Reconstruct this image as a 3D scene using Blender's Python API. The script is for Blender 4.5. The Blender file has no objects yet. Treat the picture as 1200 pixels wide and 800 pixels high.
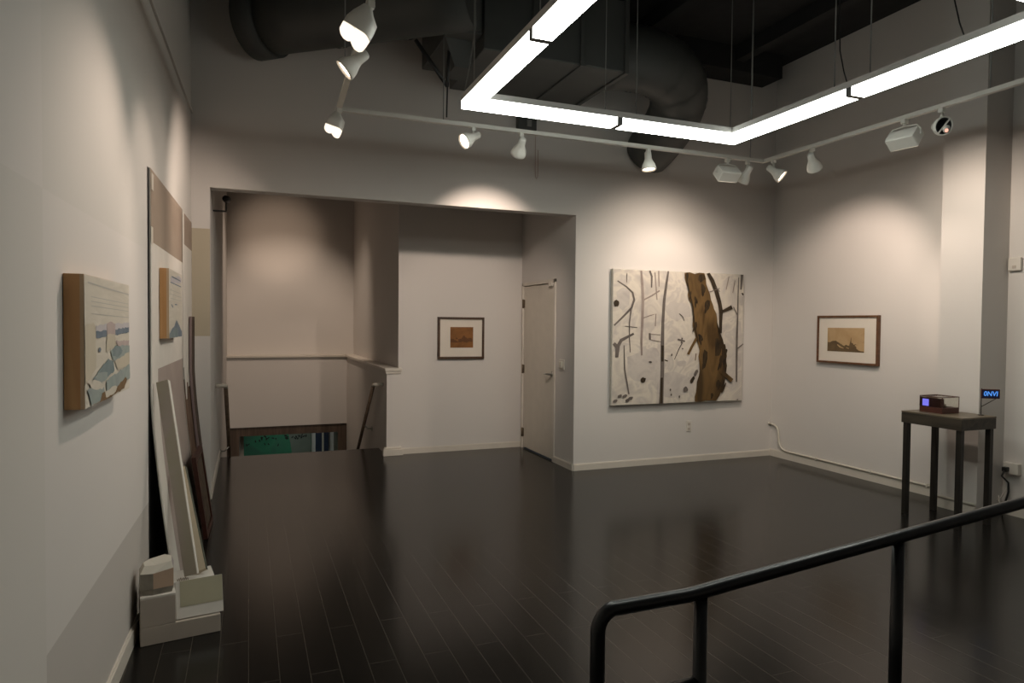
import bpy, bmesh, math, random
from mathutils import Vector, Matrix
random.seed(7)
S = bpy.context.scene
COL = S.collection
V = Vector

# ------------------------------------------------------------------ materials
def new_mat(name):
    m = bpy.data.materials.new(name); m.use_nodes = True
    nt = m.node_tree; b = nt.nodes['Principled BSDF']
    return m, nt, b

def plain(name, col, rough=.6, metal=0., spec=.5, vary=0., scale=8., bump=0., emit=None, estr=0.):
    """procedural paint / metal / wood base: colour gently varied by noise"""
    m, nt, b = new_mat(name)
    b.inputs['Roughness'].default_value = rough
    b.inputs['Metallic'].default_value = metal
    b.inputs['Specular IOR Level'].default_value = spec
    c = (*col, 1)
    b.inputs['Base Color'].default_value = c
    if vary or bump:
        tc = nt.nodes.new('ShaderNodeTexCoord')
        n = nt.nodes.new('ShaderNodeTexNoise'); n.inputs['Scale'].default_value = scale
        n.inputs['Detail'].default_value = 4
        nt.links.new(tc.outputs['Object'], n.inputs['Vector'])
        if vary:
            r = nt.nodes.new('ShaderNodeValToRGB')
            r.color_ramp.elements[0].position = .3; r.color_ramp.elements[1].position = .7
            r.color_ramp.elements[0].color = tuple(x*(1-vary) for x in col)+(1,)
            r.color_ramp.elements[1].color = tuple(min(1, x*(1+vary)) for x in col)+(1,)
            nt.links.new(n.outputs['Fac'], r.inputs['Fac'])
            nt.links.new(r.outputs['Color'], b.inputs['Base Color'])
        if bump:
            bp = nt.nodes.new('ShaderNodeBump'); bp.inputs['Strength'].default_value = bump
            bp.inputs['Distance'].default_value = .004
            nt.links.new(n.outputs['Fac'], bp.inputs['Height'])
            nt.links.new(bp.outputs['Normal'], b.inputs['Normal'])
    if emit:
        b.inputs['Emission Color'].default_value = (*emit, 1)
        b.inputs['Emission Strength'].default_value = estr
    return m

def blotch(name, cols, scale=6., rough=.7, stretch=(1, 1, 1), detail=3., dist=.6):
    """patchy painted surface: several colours by noise"""
    m, nt, b = new_mat(name)
    b.inputs['Roughness'].default_value = rough
    b.inputs['Specular IOR Level'].default_value = .25
    tc = nt.nodes.new('ShaderNodeTexCoord'); mp = nt.nodes.new('ShaderNodeMapping')
    mp.inputs['Scale'].default_value = stretch
    n = nt.nodes.new('ShaderNodeTexNoise'); n.inputs['Scale'].default_value = scale
    n.inputs['Detail'].default_value = detail; n.inputs['Distortion'].default_value = dist
    r = nt.nodes.new('ShaderNodeValToRGB')
    e = r.color_ramp.elements
    lo, hi = .32, .68
    for i, c in enumerate(cols):
        p = lo+(hi-lo)*i/max(1, len(cols)-1)
        if i < 2: e[i].position = p; e[i].color = (*c, 1)
        else: e.new(p).color = (*c, 1)
    nt.links.new(tc.outputs['Object'], mp.inputs['Vector']); nt.links.new(mp.outputs['Vector'], n.inputs['Vector'])
    nt.links.new(n.outputs['Fac'], r.inputs['Fac']); nt.links.new(r.outputs['Color'], b.inputs['Base Color'])
    return m

def wood(name, a, c, rough=.5, axis=2, scale=14.):
    m, nt, b = new_mat(name)
    b.inputs['Roughness'].default_value = rough
    tc = nt.nodes.new('ShaderNodeTexCoord'); mp = nt.nodes.new('ShaderNodeMapping')
    s = [1.5, 1.5, 1.5]; s[axis] = .12; mp.inputs['Scale'].default_value = s
    n = nt.nodes.new('ShaderNodeTexNoise'); n.inputs['Scale'].default_value = scale
    n.inputs['Detail'].default_value = 6; n.inputs['Distortion'].default_value = .8
    r = nt.nodes.new('ShaderNodeValToRGB'); r.color_ramp.elements[0].color = (*a, 1); r.color_ramp.elements[1].color = (*c, 1)
    r.color_ramp.elements[0].position = .35; r.color_ramp.elements[1].position = .65
    nt.links.new(tc.outputs['Object'], mp.inputs['Vector']); nt.links.new(mp.outputs['Vector'], n.inputs['Vector'])
    nt.links.new(n.outputs['Fac'], r.inputs['Fac']); nt.links.new(r.outputs['Color'], b.inputs['Base Color'])
    return m

def emitter(name, col, s):
    m = bpy.data.materials.new(name); m.use_nodes = True
    nt = m.node_tree; nt.nodes.clear()
    o = nt.nodes.new('ShaderNodeOutputMaterial'); e = nt.nodes.new('ShaderNodeEmission')
    e.inputs['Color'].default_value = (*col, 1); e.inputs['Strength'].default_value = s
    nt.links.new(e.outputs[0], o.inputs[0]); return m

def wall_mat(name, col, patches=()):
    """matt wall paint with roller texture; patches = old touch-up rectangles of slightly different paint
    each patch: (axis_u, u0, u1, z0, z1, colour)"""
    m, nt, b = new_mat(name)
    b.inputs['Roughness'].default_value = .75
    b.inputs['Specular IOR Level'].default_value = .2
    tc = nt.nodes.new('ShaderNodeTexCoord')
    n = nt.nodes.new('ShaderNodeTexNoise'); n.inputs['Scale'].default_value = 1.3; n.inputs['Detail'].default_value = 3
    r = nt.nodes.new('ShaderNodeValToRGB')
    r.color_ramp.elements[0].color = tuple(x*.97 for x in col)+(1,); r.color_ramp.elements[1].color = tuple(x*1.02 for x in col)+(1,)
    nt.links.new(tc.outputs['Object'], n.inputs['Vector']); nt.links.new(n.outputs['Fac'], r.inputs['Fac'])
    cur = r.outputs['Color']
    if patches:
        sep = nt.nodes.new('ShaderNodeSeparateXYZ'); nt.links.new(tc.outputs['Object'], sep.inputs[0])
        def cmp(sock, op, v):
            q = nt.nodes.new('ShaderNodeMath'); q.operation = op; q.inputs[1].default_value = v
            nt.links.new(sock, q.inputs[0]); return q.outputs[0]
        def mul(a, c):
            q = nt.nodes.new('ShaderNodeMath'); q.operation = 'MULTIPLY'
            nt.links.new(a, q.inputs[0]); nt.links.new(c, q.inputs[1]); return q.outputs[0]
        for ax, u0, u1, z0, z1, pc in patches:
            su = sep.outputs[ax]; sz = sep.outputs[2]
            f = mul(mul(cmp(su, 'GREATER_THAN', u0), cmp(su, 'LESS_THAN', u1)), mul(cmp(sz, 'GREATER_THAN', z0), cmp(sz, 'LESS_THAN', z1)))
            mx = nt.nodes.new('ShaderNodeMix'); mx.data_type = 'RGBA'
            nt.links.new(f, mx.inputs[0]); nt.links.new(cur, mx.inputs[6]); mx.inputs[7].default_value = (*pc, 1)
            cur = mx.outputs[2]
    nt.links.new(cur, b.inputs['Base Color'])
    n2 = nt.nodes.new('ShaderNodeTexNoise'); n2.inputs['Scale'].default_value = 160
    bp = nt.nodes.new('ShaderNodeBump'); bp.inputs['Strength'].default_value = .06; bp.inputs['Distance'].default_value = .002
    nt.links.new(tc.outputs['Object'], n2.inputs['Vector'])
    nt.links.new(n2.outputs['Fac'], bp.inputs['Height']); nt.links.new(bp.outputs['Normal'], b.inputs['Normal'])
    return m

def floor_mat():
    m, nt, b = new_mat('dark_plank_floor')
    tc = nt.nodes.new('ShaderNodeTexCoord'); sep = nt.nodes.new('ShaderNodeSeparateXYZ'); cb = nt.nodes.new('ShaderNodeCombineXYZ')
    nt.links.new(tc.outputs['Object'], sep.inputs[0])
    nt.links.new(sep.outputs[1], cb.inputs[0]); nt.links.new(sep.outputs[0], cb.inputs[1])
    br = nt.nodes.new('ShaderNodeTexBrick')
    br.offset = .37; br.offset_frequency = 2
    br.inputs['Color1'].default_value = (.009, .008, .007, 1); br.inputs['Color2'].default_value = (.012, .0105, .009, 1)
    br.inputs['Mortar'].default_value = (.055, .047, .038, 1)
    br.inputs['Scale'].default_value = 1.0; br.inputs['Mortar Size'].default_value = .0016
    br.inputs['Mortar Smooth'].default_value = .2
    br.inputs['Brick Width'].default_value = 1.15; br.inputs['Row Height'].default_value = .127
    nt.links.new(cb.outputs[0], br.inputs['Vector']); nt.links.new(br.outputs['Color'], b.inputs['Base Color'])
    mp = nt.nodes.new('ShaderNodeMapping'); mp.inputs['Scale'].default_value = (9, .6, 1)
    n = nt.nodes.new('ShaderNodeTexNoise'); n.inputs['Scale'].default_value = 6; n.inputs['Detail'].default_value = 5
    nt.links.new(tc.outputs['Object'], mp.inputs[0]); nt.links.new(mp.outputs[0], n.inputs['Vector'])
    mr = nt.nodes.new('ShaderNodeMapRange'); mr.inputs['To Min'].default_value = FLOOR_R[0]; mr.inputs['To Max'].default_value = FLOOR_R[1]
    nt.links.new(n.outputs['Fac'], mr.inputs['Value']); nt.links.new(mr.outputs[0], b.inputs['Roughness'])
    b.inputs['Specular IOR Level'].default_value = FLOOR_SPEC
    bp = nt.nodes.new('ShaderNodeBump'); bp.inputs['Strength'].default_value = .12; bp.inputs['Distance'].default_value = .002
    iv = nt.nodes.new('ShaderNodeMath'); iv.operation = 'SUBTRACT'; iv.inputs[0].default_value = 1
    nt.links.new(br.outputs['Fac'], iv.inputs[1]); nt.links.new(iv.outputs[0], bp.inputs['Height'])
    nt.links.new(bp.outputs['Normal'], b.inputs['Normal'])
    return m
FLOOR_R = (.16, .22); FLOOR_SPEC = .28

WALL = (.63, .595, .56)
M = {}
M['floor'] = floor_mat()
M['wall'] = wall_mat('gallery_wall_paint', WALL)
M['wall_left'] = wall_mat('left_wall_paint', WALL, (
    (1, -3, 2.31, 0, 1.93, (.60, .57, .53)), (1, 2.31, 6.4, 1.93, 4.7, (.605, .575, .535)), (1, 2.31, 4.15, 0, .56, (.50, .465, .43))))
M['wall_back'] = wall_mat('back_wall_paint', WALL, ((0, -.6, -.305, 1.42, 2.34, (.47, .41, .31)),))
M['trim'] = plain('trim_paint', (.62, .57, .50), .45, vary=.03)
M['door'] = plain('door_paint', (.60, .55, .47), .5, vary=.03)
M['ceiling'] = plain('black_ceiling', (.016, .016, .016), .9, vary=.2)
M['duct'] = plain('charcoal_duct_paint', (.058, .06, .056), .55, vary=.12, scale=3)
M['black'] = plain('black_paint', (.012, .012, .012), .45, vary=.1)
M['rail'] = plain('black_enamel', (.008, .008, .009), .32, vary=.1)
M['lampwhite'] = plain('lamp_white_enamel', (.74, .72, .66), .4, vary=.03)
M['trackwhite'] = plain('track_enamel', (.68, .66, .60), .45, vary=.03)
M['housing'] = plain('fixture_aluminium', (.62, .60, .57), .5, metal=0., vary=.03)
M['joint'] = plain('fixture_joint_grey', (.16, .16, .155), .6, vary=.03)
M['cable'] = plain('steel_cable', (.20, .20, .19), .5, vary=.05)
M['steel'] = plain('brushed_steel', (.42, .40, .36), .35, metal=.9, vary=.05)
M['brown_metal'] = plain('bronzed_hinge', (.16, .12, .08), .45, metal=.6, vary=.1)
M['canvas'] = plain('raw_canvas_edge', (.55, .52, .46), .8, vary=.05, scale=60)
M['frame_wood'] = wood('walnut_frame', (.085, .035, .014), (.15, .066, .027), .45, 0)
M['frame_dark'] = wood('dark_walnut_frame', (.045, .022, .011), (.085, .042, .02), .45, 0)
M['mat'] = plain('mat_board', (.68, .62, .54), .8, vary=.02)
M['ply'] = wood('pine_panel_edge', (.52, .27, .105), (.62, .36, .16), .55, 2, 10)
M['tan'] = plain('primed_edge', (.55, .40, .26), .7, vary=.05)
M['table'] = wood('weathered_dark_wood', (.02, .015, .01), (.055, .042, .028), .5, 1, 12)
M['table_top'] = wood('worn_table_top', (.10, .078, .05), (.16, .125, .082), .4, 1, 9)
M['leg'] = wood('dark_table_leg', (.008, .006, .004), (.017, .013, .009), .5, 2, 12)
M['plastic'] = plain('white_plastic', (.62, .58, .52), .4, vary=.02)
M['cream_plastic'] = plain('cream_plastic', (.58, .54, .46), .4, vary=.02)
M['white_board'] = plain('white_gesso', (.66, .62, .56), .65, vary=.03)
M['taupe'] = plain('taupe_paint', (.45, .39, .33), .6, vary=.03)
M['olive'] = plain('pale_olive_paint', (.40, .37, .26), .65, vary=.04)
M['lilac'] = blotch('lilac_taupe_paint', ((.40, .33, .29), (.34, .28, .25)), 3)
M['brownpatch'] = blotch('warm_taupe_paint', ((.34, .27, .21), (.29, .225, .175)), 2.5)
M['umber'] = blotch('umber_brushwork', ((.17, .10, .065), (.10, .06, .04), (.21, .14, .10)), 7, stretch=(1, 1, .35))
M['darkbrown'] = blotch('dark_brown_panel', ((.055, .037, .027), (.09, .062, .045)), 5, stretch=(1, 1, .3))
M['oxblood'] = plain('oxblood_frame', (.055, .018, .012), .4, vary=.12, scale=20)
M['mauve'] = plain('mauve_edge', (.22, .16, .155), .5, vary=.05)
M['handrail'] = wood('dark_handrail_wood', (.10, .068, .045), (.16, .11, .075), .35, 1)
M['ivory'] = plain('ivory_metal', (.58, .53, .45), .4, vary=.02)
M['diff_bottom'] = emitter('tube_diffuser_bottom', (.97, 1.0, .91), 16.5)
M['diff_side'] = emitter('tube_diffuser_side', (.95, 1.0, .93), 5.0)
M['bulb'] = emitter('halogen_bulb', (1.0, .80, .62), 9.0)
M['bulb_flood'] = emitter('flood_lens', (1.0, .86, .66), 1.15)
M['bulb_dim'] = emitter('dim_lamp_glow', (1.0, .42, .30), 1.1)
M['violet'] = emitter('violet_screen', (.23, .22, 1.0), .75)
M['bluetext'] = emitter('blue_lit_letters', (.10, .33, .95), .75)
M['navy'] = plain('navy_sign', (.012, .022, .085), .4, vary=.15)
M['redbrown'] = plain('red_brown_wood', (.075, .022, .014), .45, vary=.15, scale=25)

def glass_mat():
    m = bpy.data.materials.new('clear_case_glass'); m.use_nodes = True
    nt = m.node_tree; nt.nodes.clear()
    o = nt.nodes.new('ShaderNodeOutputMaterial'); mx = nt.nodes.new('ShaderNodeMixShader')
    t = nt.nodes.new('ShaderNodeBsdfTransparent'); t.inputs[0].default_value = (.93, .92, .88, 1)
    g = nt.nodes.new('ShaderNodeBsdfGlossy'); g.inputs['Roughness'].default_value = .03
    f = nt.nodes.new('ShaderNodeFresnel'); f.inputs[0].default_value = 1.45
    nt.links.new(f.outputs[0], mx.inputs[0]); nt.links.new(t.outputs[0], mx.inputs[1]); nt.links.new(g.outputs[0], mx.inputs[2])
    nt.links.new(mx.outputs[0], o.inputs[0]); return m
M['glass'] = glass_mat()

# ------------------------------------------------------------------ mesh helpers (all take world coordinates)
class MB:
    def __init__(s): s.bm = bmesh.new(); s.mi = 0
    def _face(s, vs):
        try:
            f = s.bm.faces.new(vs); f.material_index = s.mi; return f
        except ValueError: return None
    def box(s, lo, hi, bev=0., mat=None):
        bm = s.bm if not bev else bmesh.new()
        x0, y0, z0 = lo; x1, y1, z1 = hi
        vs = [bm.verts.new(p) for p in ((x0,y0,z0),(x1,y0,z0),(x1,y1,z0),(x0,y1,z0),(x0,y0,z1),(x1,y0,z1),(x1,y1,z1),(x0,y1,z1))]
        for q in ((3,2,1,0),(4,5,6,7),(0,1,5,4),(1,2,6,5),(2,3,7,6),(3,0,4,7)):
            f = bm.faces.new([vs[i] for i in q]); f.material_index = s.mi
        if bev:
            bmesh.ops.bevel(bm, geom=bm.edges[:], offset=bev, segments=2, affect='EDGES', profile=.5)
            for f in bm.faces: f.material_index = s.mi
            s.merge(bm, mat); bm.free()
        elif mat:
            for v in vs: v.co = mat @ v.co
        return s
    def merge(s, other, mat=None):
        mp = {}
        for v in other.verts: mp[v] = s.bm.verts.new(mat @ v.co if mat else v.co)
        for f in other.faces:
            g = s.bm.faces.new([mp[v] for v in f.verts]); g.material_index = f.material_index; g.smooth = f.smooth
    def hexa(s, a, b):
        """a, b: matching point loops (a = one face, b = the opposite one)"""
        A = [s.bm.verts.new(p) for p in a]; B = [s.bm.verts.new(p) for p in b]
        n = len(A); s._face(A[::-1]); s._face(B)
        for i in range(n): s._face([A[i], A[(i+1) % n], B[(i+1) % n], B[i]])
        return s
    def poly(s, pts): s._face([s.bm.verts.new(p) for p in pts]); return s
    def tube(s, pts, r, n=12, cap=True, smooth=True):
        pts = [V(p) for p in pts]; rs = r if isinstance(r, (list, tuple)) else [r]*len(pts)
        rings = []; up = None
        for i, p in enumerate(pts):
            d = ((pts[i+1]-p).normalized() if i+1 < len(pts) else V((0,0,0))) + ((p-pts[i-1]).normalized() if i else V((0,0,0)))
            d.normalize()
            if up is None:
                up = V((0,0,1)) if abs(d.z) < .9 else V((1,0,0))
            a = d.cross(up).normalized(); up2 = a.cross(d).normalized(); up = up2
            k = 1.
            if 0 < i < len(pts)-1:
                c = (pts[i+1]-p).normalized().dot((p-pts[i-1]).normalized()); k = 1/max(.5, math.sqrt((1+c)/2))
            rings.append([s.bm.verts.new(p+(a*math.cos(2*math.pi*j/n)+up2*math.sin(2*math.pi*j/n))*rs[i]*(1 if k < 1.02 else 1)) for j in range(n)])
        for i in range(len(rings)-1):
            for j in range(n):
                f = s._face([rings[i][j], rings[i][(j+1) % n], rings[i+1][(j+1) % n], rings[i+1][j]])
                if f: f.smooth = smooth
        if cap: s._face(rings[0][::-1]); s._face(rings[-1])
        return s
    def lathe(s, prof, mat, n=20, smooth=True):
        """prof: (radius, height) pairs along local +Z; mat places it"""
        rings = []
        for r, h in prof:
            if r < 1e-5: rings.append([s.bm.verts.new(mat @ V((0,0,h)))])
            else: rings.append([s.bm.verts.new(mat @ V((r*math.cos(2*math.pi*j/n), r*math.sin(2*math.pi*j/n), h))) for j in range(n)])
        for a, b in zip(rings, rings[1:]):
            for j in range(n):
                q = []
                for v in (a[j % len(a)], a[(j+1) % len(a)], b[(j+1) % len(b)], b[j % len(b)]):
                    if v not in q: q.append(v)
                if len(q) > 2:
                    f = s._face(q)
                    if f: f.smooth = smooth
        for R, rev in ((rings[0], True), (rings[-1], False)):
            if len(R) > 1: s._face(R[::-1] if rev else R)
        return s

def link(name, mb, mat, parent=None, kind=None, origin=None):
    me = bpy.data.meshes.new(name)
    bmesh.ops.recalc_face_normals(mb.bm, faces=mb.bm.faces[:])
    off = V(origin) if origin else V((0,0,0))
    if parent is not None: off = parent['_loc'] if False else world_loc(parent)
    for v in mb.bm.verts: v.co -= off
    mb.bm.to_mesh(me); mb.bm.free()
    for m in (mat if isinstance(mat, (list, tuple)) else [mat]): me.materials.append(m)
    o = bpy.data.objects.new(name, me); COL.objects.link(o)
    if parent is not None: o.parent = parent
    else: o.location = off
    if kind: o['kind'] = kind
    return o
def world_loc(o):
    p = V(o.location); q = o.parent
    while q is not None: p = p+V(q.location); q = q.parent
    return p
def thing(name, label, cat, loc, group=None):
    o = bpy.data.objects.new(name, None); COL.objects.link(o); o.empty_display_size = .1
    o.location = loc; o['label'] = label; o['category'] = cat
    if group: o['group'] = group
    return o
def tag(o, label, cat, group=None):
    o['label'] = label; o['category'] = cat
    if group: o['group'] = group
    return o
def struct(name, mb, mat, parent=None):
    return link(name, mb, mat, parent, kind='structure')
def basis(o, z, up=(0,0,1)):
    z = V(z).normalized(); x = V(up).cross(z)
    if x.length < 1e-3: x = V((1,0,0))
    x.normalize(); y = z.cross(x)
    m = Matrix((x, y, z)).transposed().to_4x4(); m.translation = V(o); return m

# ------------------------------------------------------------------ room dimensions (metres)
CEIL = 4.60
CHZ = 3.30
YB = 6.32           # back wall face
XR = 5.84           # right wall face (far part)
XR2 = 5.90          # right wall face nearer than the column
XC = 5.58           # face of the column
def lx(y): return -.52+(y-3.6)*.026        # left wall face (very slightly out of square)
def LW(y, n, z): return V((lx(y)+n, y, z))

# --- floor
fb = MB()
def slab(x0, y0, x1, y1, z=0., t=.16): fb.box((x0, y0, z-t), (x1, y1, z))
slab(-.75, -2.6, 6.2, YB); slab(-.31, YB, 3.2, 7.8); slab(-.31, 7.8, 1.5, 8.27)
struct('floor', fb, M['floor'])
# --- ceiling
cb = MB(); cb.box((-.9, -2.7, CEIL), (6.4, 11.6, CEIL+.15)); struct('ceiling', cb, M['ceiling'])
# --- left wall
w = MB()
w.hexa([(lx(-2.6)-.2, -2.6, 0), (lx(-2.6), -2.6, 0), (lx(YB), YB, 0), (lx(YB)-.2, YB, 0)],
       [(lx(-2.6)-.2, -2.6, CEIL), (lx(-2.6), -2.6, CEIL), (lx(YB), YB, CEIL), (lx(YB)-.2, YB, CEIL)])
struct('wall_left', w, M['wall_left'])
# --- back wall: left pier, header, right part (wide opening between)
OX0, OX1, OZ, TH = -.305, 3.2, 2.695, .15
w = MB()
w.box((lx(YB)-.2, YB, 0), (OX0, YB+TH, CEIL)); w.box((OX0, YB, OZ), (OX1, YB+TH, CEIL)); w.box((OX1, YB, 0), (XR+.2, YB+TH, CEIL))
struct('wall_back', w, M['wall_back'])
# --- right wall, column, near right wall
w = MB(); w.box((XR, 4.05, 0), (XR+.4, YB, CEIL)); struct('wall_right', w, M['wall'])
w = MB(); w.box((XC, 3.69, 0), (XR+.4, 4.05, CEIL)); struct('wall_right_column', w, M['wall'])
w = MB(); w.box((XR2, -2.6, 0), (XR2+.2, 3.69, CEIL)); struct('wall_right_near', w, M['wall'])
w = MB(); w.box((-.9, -2.75, 0), (6.3, -2.6, CEIL)); struct('wall_front', w, M['wall'])
# --- recess behind the opening
DY0, DY1, DZ = 6.82, 7.735, 2.025
w = MB()
w.box((3.2, YB+TH, 0), (3.36, DY0, CEIL)); w.box((3.2, DY1, 0), (3.36, 7.95, CEIL)); w.box((3.2, DY0, DZ), (3.36, DY1, CEIL))
struct('wall_recess_right', w, M['wall'])
w = MB(); w.box((1.64, 7.8, 0), (3.2, 7.95, CEIL)); struct('wall_recess_back', w, M['wall'])
w = MB(); w.box((-.47, YB+TH, -2.3), (-.31, 11.6, CEIL)); struct('wall_stair_left', w, M['wall'])
w = MB(); w.box((1.64, 7.95, 1.0), (1.80, 11.6, CEIL)); struct('wall_stair_right', w, M['wall'])
w = MB(); w.box((1.5, 7.77, -2.3), (1.655, 11.15, .985)); struct('wall_stair_half', w, M['wall'])
w = MB(); w.box((-.31, 11.40, .985), (1.64, 11.6, CEIL)); struct('wall_stair_far', w, M['wall'])
w = MB(); w.box((-.31, 11.15, -.10), (1.64, 11.40, .985)); struct('wall_stair_far_low', w, M['wall'])
# ledge caps
t = MB(); t.box((-.31, 11.12, .985), (1.5, 11.40, 1.02), .004); struct('trim_1', t, M['trim'])
t = MB(); t.box((1.475, 7.745, .985), (1.675, 11.40, 1.02), .004); t.box((1.485, 7.755, .955), (1.668, 7.80, .985), .003); struct('trim_2', t, M['trim'])
# block at the foot of the half wall
t = MB(); t.box((1.455, 7.72, 0), (1.685, 7.80, .075), .004); t.box((1.47, 7.735, .075), (1.67, 7.80, .095), .004); struct('trim_3', t, M['trim'])
# stairs going down
st = MB()
n = 12
for i in range(n):
    y0 = 8.27+i*.24; z1 = -(i+1)*.177
    st.box((-.31, y0, -2.4), (1.5, y0+.24, z1))
struct('stair_flight', st, M['floor'])
# lower room seen under the header
w = MB(); w.box((-.9, 11.15, -2.5), (2.4, 14.0, -2.3)); struct('floor_lower', w, M['floor'])
w = MB(); w.box((-.9, 13.3, -2.3), (2.4, 13.45, .0)); struct('wall_lower_far', w, M['wall'])
w = MB(); w.box((-1.05, 11.6, -2.3), (-.9, 13.45, .0)); struct('wall_lower_left', w, M['wall'])
w = MB(); w.box((2.25, 11.6, -2.3), (2.4, 13.45, .0)); struct('wall_lower_right', w, M['wall'])
w = MB(); w.box((-.9, 11.6, -.02), (2.4, 13.45, .1)); struct('ceiling_lower', w, M['wall'])
M['brown_jamb'] = wood('brown_door_jamb', (.075, .052, .038), (.12, .085, .062), .45, 2)
t = MB()
t.box((-.31, 11.17, -2.3), (-.13, 11.75, -.24)); t.box((1.36, 11.17, -2.3), (1.5, 11.75, -.24)); t.box((-.31, 11.17, -.24), (1.5, 11.75, -.10))
struct('trim_4', t, M['brown_jamb'])
t = MB(); t.box((-.128, 11.76, -2.3), (-.07, 11.84, -.03)); struct('trim_5', t, M['ivory'])

# --- baseboards
def base_run(name, x0, y0, x1, y1, h=.075, t=.014):
    b = MB(); d = V((x1-x0, y1-y0, 0)).normalized(); nrm = V((-d.y, d.x, 0))*t
    a = [V((x0,y0,0)), V((x1,y1,0)), V((x1,y1,0))+nrm, V((x0,y0,0))+nrm]
    b.hexa(a, [p+V((0,0,h)) for p in a]); b2 = [p+V((0,0,h)) for p in a]
    b.hexa([b2[0], b2[1], b2[1]+nrm*.55, b2[0]+nrm*.55], [p+V((0,0,.008)) for p in (b2[0], b2[1], b2[1]+nrm*.55, b2[0]+nrm*.55)])
    return struct(name, b, M['trim'])
base_run('baseboard_left', lx(4.12), 4.12, lx(-2.6), -2.6, .082)
base_run('baseboard_left_far', lx(YB), YB, lx(4.12), 4.12, .082)
base_run('baseboard_back', XR, YB, 3.2, YB, .062)
base_run('baseboard_back_left', OX0, YB, lx(YB), YB, .082)
base_run('baseboard_right', XR, 4.05, XR, YB)
base_run('baseboard_column', XC, 3.69, XC, 4.05)
base_run('baseboard_right_near', XR2, -2.6, XR2, 3.69)
base_run('baseboard_recess_back', 3.2, 7.8, 1.69, 7.8, .062)
base_run('baseboard_recess_right', 3.2, YB, 3.2, DY0-.03, .062)
base_run('baseboard_recess_left', -.31, 8.27, -.31, YB+.02, .07)

# --- door in the recess side wall
d = bpy.data.objects.new('door_1', None); COL.objects.link(d); d.location = (3.2, DY0, 0); d['kind'] = 'structure'
f = MB()
f.box((3.185, DY0-.035, 0), (3.30, DY0+.006, DZ+.035), .003); f.box((3.185, DY1-.006, 0), (3.30, DY1+.03, DZ+.035), .003); f.box((3.185, DY0-.035, DZ-.006), (3.30, DY1+.03, DZ+.035), .003)
link('door_frame', f, M['trim'], d)
f = MB(); f.box((3.205, DY0+.008, .018), (3.245, DY1-.008, DZ-.012), .003); dp = link('door_panel', f, M['door'], d)
for z in (.20, .99, 1.80):
    h = MB(); h.tube([(3.192, DY1-.004, z-.055), (3.192, DY1-.004, z+.055)], .011, 10); h.box((3.196, DY1-.035, z-.05), (3.206, DY1+.002, z+.05))
    link('hinge', h, M['brown_metal'], d)
h = MB()
h.lathe([(.0, 0), (.034, 0), (.034, .008), (.014, .012), (.014, .05), (.0, .05)], basis((3.205, DY0+.075, .985), (-1,0,0)))
h.tube([(3.158, DY0+.075, .985), (3.156, DY0+.12, .985), (3.160, DY0+.185, .980)], [.011, .010, .008], 10)
link('door_handle', h, M['steel'], dp)
h = MB(); h.box((3.17, DY0+.02, DZ-.045), (3.205, DY0+.12, DZ-.005), .005); link('door_closer', h, M['trim'], d)

# switch beside the door
o = thing('light_switch', 'small white switch plate on side wall of recess right of the door', 'switch', (3.2, 6.6, 1.10))
p = MB(); p.box((3.188, 6.545, 1.055), (3.2, 6.665, 1.165), .004); link('plate', p, M['plastic'], o)
p = MB(); p.box((3.165, 6.575, 1.075), (3.19, 6.63, 1.145), .006); link('knob', p, M['cream_plastic'], o)
# outlet below the big painting
o = thing('wall_outlet', 'white outlet plate low on the back wall below large tree painting', 'outlet', (4.66, YB, .41))
p = MB(); p.box((4.625, YB-.008, .345), (4.695, YB, .47), .003); link('plate', p, M['plastic'], o)
for z in (.375, .43):
    p = MB(); p.box((4.643, YB-.0105, z-.014), (4.677, YB-.007, z+.014), .002); link('socket', p, M['taupe'], o)

# ------------------------------------------------------------------ big tree painting on the back wall
PX0, PX1, PZ0, PZ1, PY = 3.625, 5.37, .68, 2.15, YB-.045
o = thing('tree_painting', 'large square canvas of thick brown tree trunk among thin pale branches', 'painting', (4.5, YB, PZ0))
c = MB(); c.box((PX0, PY, PZ0), (PX1, YB-.002, PZ1), .004); link('stretcher_frame', c, M['canvas'], o)
M['snow'] = blotch('snowy_ground_paint', ((.60, .55, .475), (.50, .455, .41), (.62, .565, .48), (.53, .48, .42), (.46, .42, .38)), 3.4, dist=1.1, detail=6)
M['trunk'] = blotch('ochre_trunk_paint', ((.075, .042, .014), (.155, .09, .032), (.11, .064, .023), (.06, .036, .014)), 3.5, stretch=(1.6, 1, .5))
M['bark'] = blotch('black_bark_paint', ((.028, .02, .013), (.05, .035, .02)), 9)
M['greybranch'] = blotch('grey_branch_paint', ((.10, .085, .075), (.16, .135, .12)), 8)
M['mauvebranch'] = blotch('mauve_branch_paint', ((.23, .185, .165), (.31, .255, .225)), 8)
M['paleblot'] = blotch('pale_grey_blot', ((.46, .42, .385), (.53, .485, .435), (.43, .39, .36)), 5)
M['barkpatch'] = blotch('brown_bark_patch', ((.020, .013, .007), (.050, .031, .013), (.018, .012, .007)), 14, stretch=(1.6, 1, .5))
pm = [M['snow'], M['trunk'], M['bark'], M['greybranch'], M['mauvebranch'], M['paleblot'], M['barkpatch']]
def uvz(px, py):   # zoomed-photo pixel of the painting -> 0..1 across and down
    u = v = .5
    for _ in range(6):
        xl = 75+(68-75)*v; xr = 725+(712-725)*v; u = (px-xl)/(xr-xl)
        yt = 62+(90-62)*u; yb = 740+(712-740)*u; v = (py-yt)/(yb-yt)
    return min(1, max(0, u)), min(1, max(0, v))
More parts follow.
